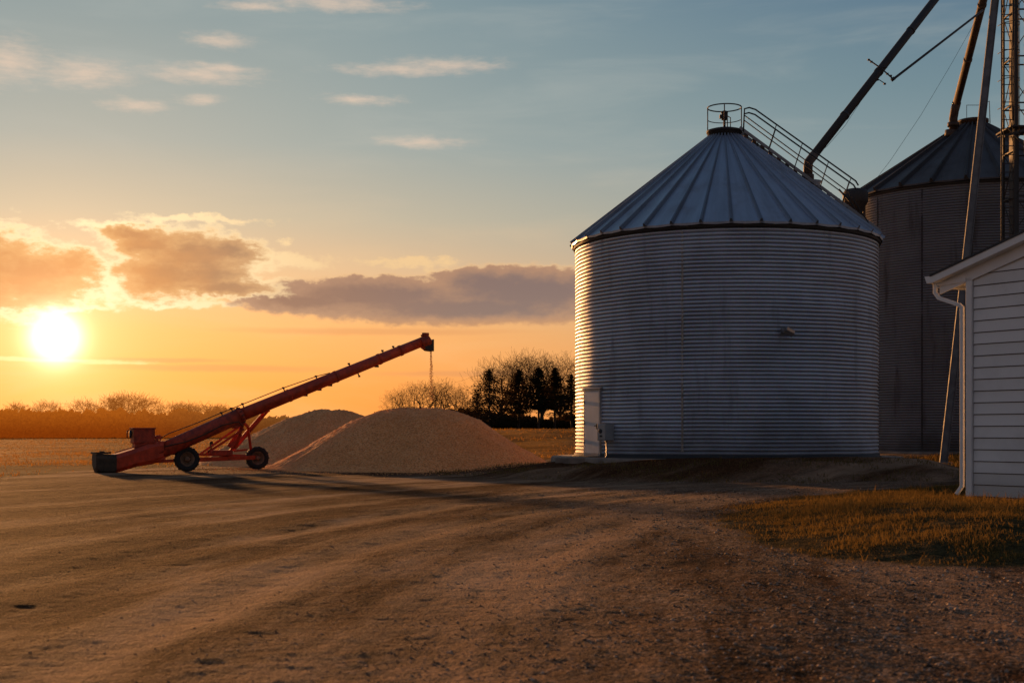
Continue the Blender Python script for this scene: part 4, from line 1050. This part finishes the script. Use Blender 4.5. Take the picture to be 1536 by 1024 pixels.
for a in ((752,536,185,1.1,1,1,'bare tree above the widest evergreen'),(782,526,190,1.1,3,2,'tallest bare tree above the evergreens'),
          (812,527,185,1.1,5,0,'bare tree above the middle evergreens'),(842,529,190,1.1,2.2,1,'bare tree nearest the metal bin wall')):
    add_bare(a[0], a[1], a[2], a[3], a[4], a[5], False, a[6], pg)
ph_ = 'hazy bare trees in the sunlit hedgerow'
for a in ((24,602,255,1.1,2,0,'small hazy bare tree below the sun'),(72,600,250,1.2,3,1,'low hazy bare tree at the sun side of the hedgerow'),(124,596,245,1.1,0,2,'rounded hazy bare tree at the hedgerow between lower crowns'),
          (168,591,235,1.1,1,0,'spreading bare tree beside the tallest hedgerow tree'),(195,587,232,1.15,2.5,1,'tallest bare tree of the sunlit hedgerow'),(220,592,238,1.1,4,2,'narrow bare tree after the tallest hedgerow tree'),
          (258,602,240,1.25,5,1,'flat topped bare tree over the auger drive'),(282,602,243,1.25,3.3,0,'second flat topped bare tree in the row'),(306,603,240,1.25,1.3,2,'bare tree in the row behind the auger cable'),
          (330,605,246,1.25,.6,1,'last bare tree of the row behind the auger tube')):
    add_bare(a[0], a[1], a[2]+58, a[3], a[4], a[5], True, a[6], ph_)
# evergreens
pe = 'dark evergreens beside the grain bin'
for i, (px, py, Z, wpx, bare, lab) in enumerate(((734,556,148,62,.10,'widest dark evergreen with branches almost to the ground'),(778,556,152,44,.28,'dark evergreen second from the widest one'),
        (808,552,149,40,.34,'slender evergreen in the middle of the dark clump'),(832,553,152,36,.34,'slender evergreen with a bare lower trunk near the bin'),(857,563,147,42,.2,'evergreen partly hidden by the metal bin wall'),
        (716,590,156,34,.12,'short evergreen at the outer edge of the dark clump'))):
    x = (px-768)*Z/F; bz = gh(x, Z); H = top_h(py, Z, bz); W = wpx*Z/F
    segs, V, fcs = conifer(H, W*(2.2,1.5,1.7,1.5,1.9,1.9)[i], 300+i, bare, (.30,.5,.4,.55,.45,.4)[i])
    o = empty('evergreen_tree', (x, Z, bz), lab, 'tree', pe)
    for nm, me, mt_ in (('trunk', np_mesh('trunk', *tubes_np(segs, 5)), M['bark']), ('crown', np_mesh('crown', V, fcs), M['pine'])):
        me.materials.append(mt_); c = bpy.data.objects.new(nm, me); COL.objects.link(c); c.parent = o
# brush masses: leafy twigs spread in a long uneven volume
def brush(name, pxs, tops, Z0, Z1, n, mat, label, size, seed):
    rn = np.random.default_rng(seed)
    px = pxs[0] + (pxs[-1]-pxs[0])*rn.random(n); Z = Z0+(Z1-Z0)*rn.random(n)
    x = (px-768)*Z/F; gz = ground_h(x, Z, False)
    top = np.interp(px, pxs, tops) + 15*fbm(px*.045, px*0+.5, 5, seed, .72) - 4
    H = np.maximum(.3, (HZ-top)*Z/F + CAMH - gz)
    z = gz + H*(1 - rn.random(n)**1.35)*(.82+.18*vnoise(px*1.3, px*0, 5))
    z = z + rn.normal(0, .12, n)
    c = np.stack([x, Z, z], 1); sz = size*(.5+rn.random(n))
    d1 = rn.normal(size=(n, 3)); d1 /= np.linalg.norm(d1, axis=1, keepdims=True)
    d2 = rn.normal(size=(n, 3)); d2 /= np.linalg.norm(d2, axis=1, keepdims=True)
    V = np.stack([c-d1*sz[:, None], c+d1*sz[:, None], c+d2*sz[:, None]*.8], 1).reshape(-1, 3)
    me = np_mesh(name, V, np.arange(len(V)).reshape(-1, 3))
    tag(link_mesh(name, me, mat), label, 'woods', None, 'stuff')
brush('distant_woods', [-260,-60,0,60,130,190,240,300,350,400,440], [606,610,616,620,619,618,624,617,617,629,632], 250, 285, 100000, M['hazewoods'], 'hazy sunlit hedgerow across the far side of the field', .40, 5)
brush('dark_brush', [560,640,690,720,780,860,960,1100,1300], [630,626,616,622,630,630,630,624,620], 158, 180, 70000, M['woods'], 'dark brushy woodland edge behind the evergreens', .26, 6)

# ------------------------------------------------------------------ world
SUN_AZ = -18.9; SUN_EL = 3.85
def build_world():
    w = bpy.data.worlds.new('World'); scene.world = w; w.use_nodes = True
    nt = NT(w.node_tree); nt.N.clear()
    tc = nt.new('ShaderNodeTexCoord').outputs['Generated']
    d = nt.vm('NORMALIZE', tc); x, y, z = nt.sep(d)
    D = 180/math.pi
    az = nt.m('MULTIPLY', nt.m('ARCTAN2', x, y), D)
    el = nt.m('MULTIPLY', nt.m('ARCSINE', z), D)
    sd = (math.sin(R(SUN_AZ))*math.cos(R(SUN_EL)), math.cos(R(SUN_AZ))*math.cos(R(SUN_EL)), math.sin(R(SUN_EL)))
    cosa = nt.vm('DOT_PRODUCT', d, sd)
    alpha = nt.m('MULTIPLY', nt.m('ARCCOSINE', nt.m('MINIMUM', cosa, .9999999)), D)
    e60 = nt.m('DIVIDE', nt.m('MAXIMUM', el, 0.0), 60.0)
    def rp(st): return nt.ramp(e60, [(e/60, lin(*c)) for e, c in st])
    sunside = rp([(0,(246,148,72)),(2,(248,156,84)),(4.2,(246,174,108)),(6.5,(226,186,146)),(9,(188,182,164)),(12,(154,170,170)),(18,(128,154,162)),(30,(98,128,146)),(60,(66,92,122))])
    rightside = rp([(0,(236,160,98)),(3,(228,168,112)),(5,(204,170,134)),(8,(162,168,160)),(11,(136,156,162)),(14,(112,140,152)),(18,(88,120,144)),(30,(66,94,122)),(60,(50,72,102))])
    back = rp([(0,(128,108,102)),(6,(128,114,114)),(15,(112,114,132)),(30,(78,94,122)),(60,(58,76,106))])
    daz = nt.m('ABSOLUTE', nt.m('SUBTRACT', az, SUN_AZ+2))
    base = nt.mix(nt.smooth(daz, 6, 38), sunside, rightside)
    base = nt.mix(nt.smooth(daz, 30, 90), base, back)
    sky = nt.new('ShaderNodeTexSky', sky_type='NISHITA'); sky.sun_disc = False
    sky.sun_elevation = R(SUN_EL); sky.sun_rotation = R(SUN_AZ); sky.air_density = 1.2; sky.dust_density = 1.5
    base = nt.mix(.12, base, nt.mix(1.0, sky.outputs[0], (.09,.09,.09), 'MULTIPLY'))
    # faint broad haze streaks
    hv = nt.comb(nt.m('MULTIPLY', az, .10), nt.m('MULTIPLY', el, .55), 0.0)
    hz = nt.noise(hv, 1.0, 5, .55, dist=.4)
    base = nt.mix(nt.m('MULTIPLY', nt.smooth(hz, .45, .75), nt.smooth(el, 5, 20, .30, .22)), base, nt.mix(nt.smooth(el, 4, 14), lin(255,205,140), lin(186,188,180)))
    # ---- clouds in (azimuth, elevation)
    def PE(px, py):
        return math.degrees(math.atan((px-768)/F)), math.degrees(math.atan((HZ-py)/math.hypot(F, px-768)))
    v0 = nt.comb(az, el, 0.0)
    wv = nt.vm('MULTIPLY', v0, (1.0,1.7,1.0))
    wr = nt.vm('SUBTRACT', nt.noise(wv, .55, 6, .62, col=True), (.5,.5,.5))
    vw = nt.vm('MULTIPLY_ADD', wr, (2.0,1.0,0.0), v0)
    wr2 = nt.vm('SUBTRACT', nt.noise(wv, 2.0, 6, .6, col=True), (.5,.5,.5))
    vw = nt.vm('MULTIPLY_ADD', wr2, (.75,.42,0.0), vw)
    def field(ells, v):
        out = None
        for (cx, cy, rx, ry) in ells:
            a, e = PE(cx, cy); sx = rx/34.9; sy = ry/34.9
            q = nt.vm('LENGTH', nt.vm('MULTIPLY_ADD', v, (1/sx, 1/sy, 0.0), (-a/sx, -e/sy, 0.0)))
            if out is None: out = q
            else:
                n = nt.new('ShaderNodeMath', operation='SMOOTH_MIN'); nt.set(n.inputs[0], out); nt.set(n.inputs[1], q); n.inputs[2].default_value = .25; out = n.outputs[0]
        return nt.m('SUBTRACT', 1.0, out)       # 1 at the core, 0 at the rim, negative outside
    dense = field([(-40,405,120,70),(45,415,98,52),(100,398,58,26),(292,385,100,40),(245,412,76,40),(300,410,80,34),(220,365,60,24),(345,378,52,26),(205,352,60,16),(330,432,92,16),(-260,400,140,60)], vw)
    band = field([(560,444,185,30),(800,440,200,42),(690,462,270,26),(455,452,110,20),(1010,440,160,34),(740,425,110,28)], nt.vm('MULTIPLY_ADD', wr2, (.30,.16,0.0), nt.vm('MULTIPLY_ADD', wr, (1.8,.75,0.0), v0)))
    fb = nt.noise(nt.vm('MULTIPLY', v0, (1.0,2.0,1.0)), 1.3, 8, .6)
    bn = nt.m('ADD', band, nt.m('MULTIPLY', nt.m('SUBTRACT', fb, .5), .55))
    dn = nt.m('ADD', dense, nt.m('MULTIPLY', nt.m('SUBTRACT', fb, .5), .95))
    wis = field([(290,330,105,7),(160,336,64,8),(450,393,70,12),(615,396,84,9),(165,430,34,34),(390,395,44,22),(270,455,130,8),(420,425,60,9),(70,462,110,7),(425,362,14,7),(760,408,60,7)], vw)
    wn_ = nt.m('ADD', wis, nt.m('MULTIPLY', nt.m('SUBTRACT', fb, .5), 2.2))
    vh = nt.vm('MULTIPLY_ADD', wr, (1.6,.45,0.0), v0)
    high = field([(302,150,36,9),(335,103,58,9),(300,112,90,14),(665,98,92,12),(600,106,110,10),(635,212,72,9),(500,6,120,12),(380,10,60,8),(10,92,60,34),(130,110,70,22),(200,158,50,10),(330,60,50,12),(540,150,60,8)], vh)
    fh = nt.noise(nt.vm('MULTIPLY', v0, (.8,3.2,1.0)), 1.5, 7, .62)
    hn = nt.m('ADD', high, nt.m('MULTIPLY', nt.m('SUBTRACT', fh, .5), 1.5))
    low = field([(70,540,150,3.2),(170,544,70,3),(10,537,60,3)], nt.vm('MULTIPLY_ADD', wr, (.8,.12,0.0), v0))
    lown = nt.m('ADD', low, nt.m('MULTIPLY', nt.m('SUBTRACT', fb, .5), 1.3))
    grey = field([(330,552,170,6),(700,560,150,5),(560,497,220,6),(250,540,100,4)], nt.vm('MULTIPLY_ADD', wr, (.8,.2,0.0), v0))
    # shading of cloud bodies
    near = nt.m('EXPONENT', nt.m('MULTIPLY', alpha, -1/4.5))
    rimc = nt.mix(nt.smooth(alpha, 3, 14), (1.2,.92,.52), lin(244,204,150))
    bodyc = nt.mix(nt.smooth(alpha, 2, 9), lin(218,146,80), lin(176,136,102))
    bodyc = nt.mix(nt.smooth(alpha, 12, 26), bodyc, lin(156,132,114))
    det = nt.noise(nt.vm('MULTIPLY', v0, (.7,1.6,1.0)), .9, 5, .5)
    bodyc = nt.mix(nt.smooth(det, .34, .70, 0, .38), bodyc, nt.mix(nt.smooth(alpha, 3, 12), lin(240,166,92), lin(196,146,112)))
    bodyc = nt.mix(nt.smooth(dn, .12, .85), nt.mix(nt.smooth(alpha, 2, 12), lin(240,178,108), lin(206,164,122)), bodyc)
    # high thin wisps
    col = nt.mix(nt.m('MULTIPLY', nt.smooth(hn, -.35, 1.5), .72), base, lin(238,208,182))
    col = nt.mix(nt.m('MULTIPLY', nt.smooth(grey, -.3, .7), .35), col, lin(214,146,98))
    col = nt.mix(nt.m('MULTIPLY', nt.smooth(wn_, -.2, .7), .9), col, rimc)
    bb_ = nt.mix(nt.smooth(bn, .1, .75), lin(196,152,118), nt.mix(nt.smooth(alpha, 6, 20), lin(172,130,102), lin(150,126,114)))
    bcol = nt.mix(nt.smooth(el, 4.4, 6.6), bb_, nt.mix(1.0, bb_, (.86,.86,.92), 'MULTIPLY'))
    bcol = nt.mix(nt.smooth(el, 5.1, 4.2), bcol, lin(206,150,104))
    top_rim = nt.m('MULTIPLY', nt.smooth(bn, .16, .02), nt.smooth(el, 5.2, 6.2))
    bcol = nt.mix(top_rim, bcol, lin(236,190,138))
    col = nt.mix(nt.smooth(bn, -.12, .20), col, bcol)
    cov = nt.smooth(dn, -.22, .16)
    thick = nt.smooth(dn, -.05, .34)
    cl = nt.mix(thick, rimc, bodyc)
    col = nt.mix(cov, col, cl)
    col = nt.mix(nt.m('MULTIPLY', nt.smooth(lown, -.1, .7), .5), col, (1.3,.95,.42))
    # sun: disc and aureole
    def ex(a, k): return nt.m('MULTIPLY', nt.m('EXPONENT', nt.m('DIVIDE', alpha, -k)), a)
    g1 = nt.vm('SCALE', (.95,.56,.30)); g1.node.inputs[3].default_value = 1; nt.set(g1.node.inputs[3], nt.m('ADD', ex(.24, 4.5), ex(1.1, 1.3)))
    disc = nt.vm('SCALE', (1.0,.93,.75)); nt.set(disc.node.inputs[3], nt.m('MULTIPLY', 2.6, nt.m('EXPONENT', nt.m('MULTIPLY', -1.5, nt.m('MULTIPLY', alpha, alpha)))))
    col = nt.vm('ADD', nt.vm('ADD', col, g1), disc)
    bg = nt.new('ShaderNodeBackground'); nt.set(bg.inputs[0], col); bg.inputs[1].default_value = 1.0
    o = nt.new('ShaderNodeOutputWorld'); nt.L.new(bg.outputs[0], o.inputs[0])
build_world()
L = bpy.data.lights.new('sun', 'SUN'); L.energy = 5.0; L.angle = R(2.0); L.color = (1.0,.44,.14)
lo = bpy.data.objects.new('sun', L); COL.objects.link(lo)
az, el = R(-24.5), R(5.2)
lo.rotation_euler = Vector((math.sin(az)*math.cos(el), math.cos(az)*math.cos(el), math.sin(el))).to_track_quat('Z', 'Y').to_euler()

# ------------------------------------------------------------------ camera
cam = bpy.data.cameras.new('camera'); co = bpy.data.objects.new('camera', cam); COL.objects.link(co)
co.location = (0, 0, CAMH); co.rotation_euler = (math.pi/2, 0, 0)
cam.sensor_width = 36; cam.lens = F/1536*36; cam.shift_y = 136/1536; cam.clip_end = 20000
cam.dof.use_dof = True; cam.dof.focus_distance = 36; cam.dof.aperture_fstop = 4.0
scene.camera = co
scene.view_settings.view_transform = 'Standard'; scene.view_settings.look = 'None'; scene.view_settings.exposure = 0
scene.cycles.max_bounces = 6; scene.cycles.diffuse_bounces = 3; scene.cycles.use_denoising = True
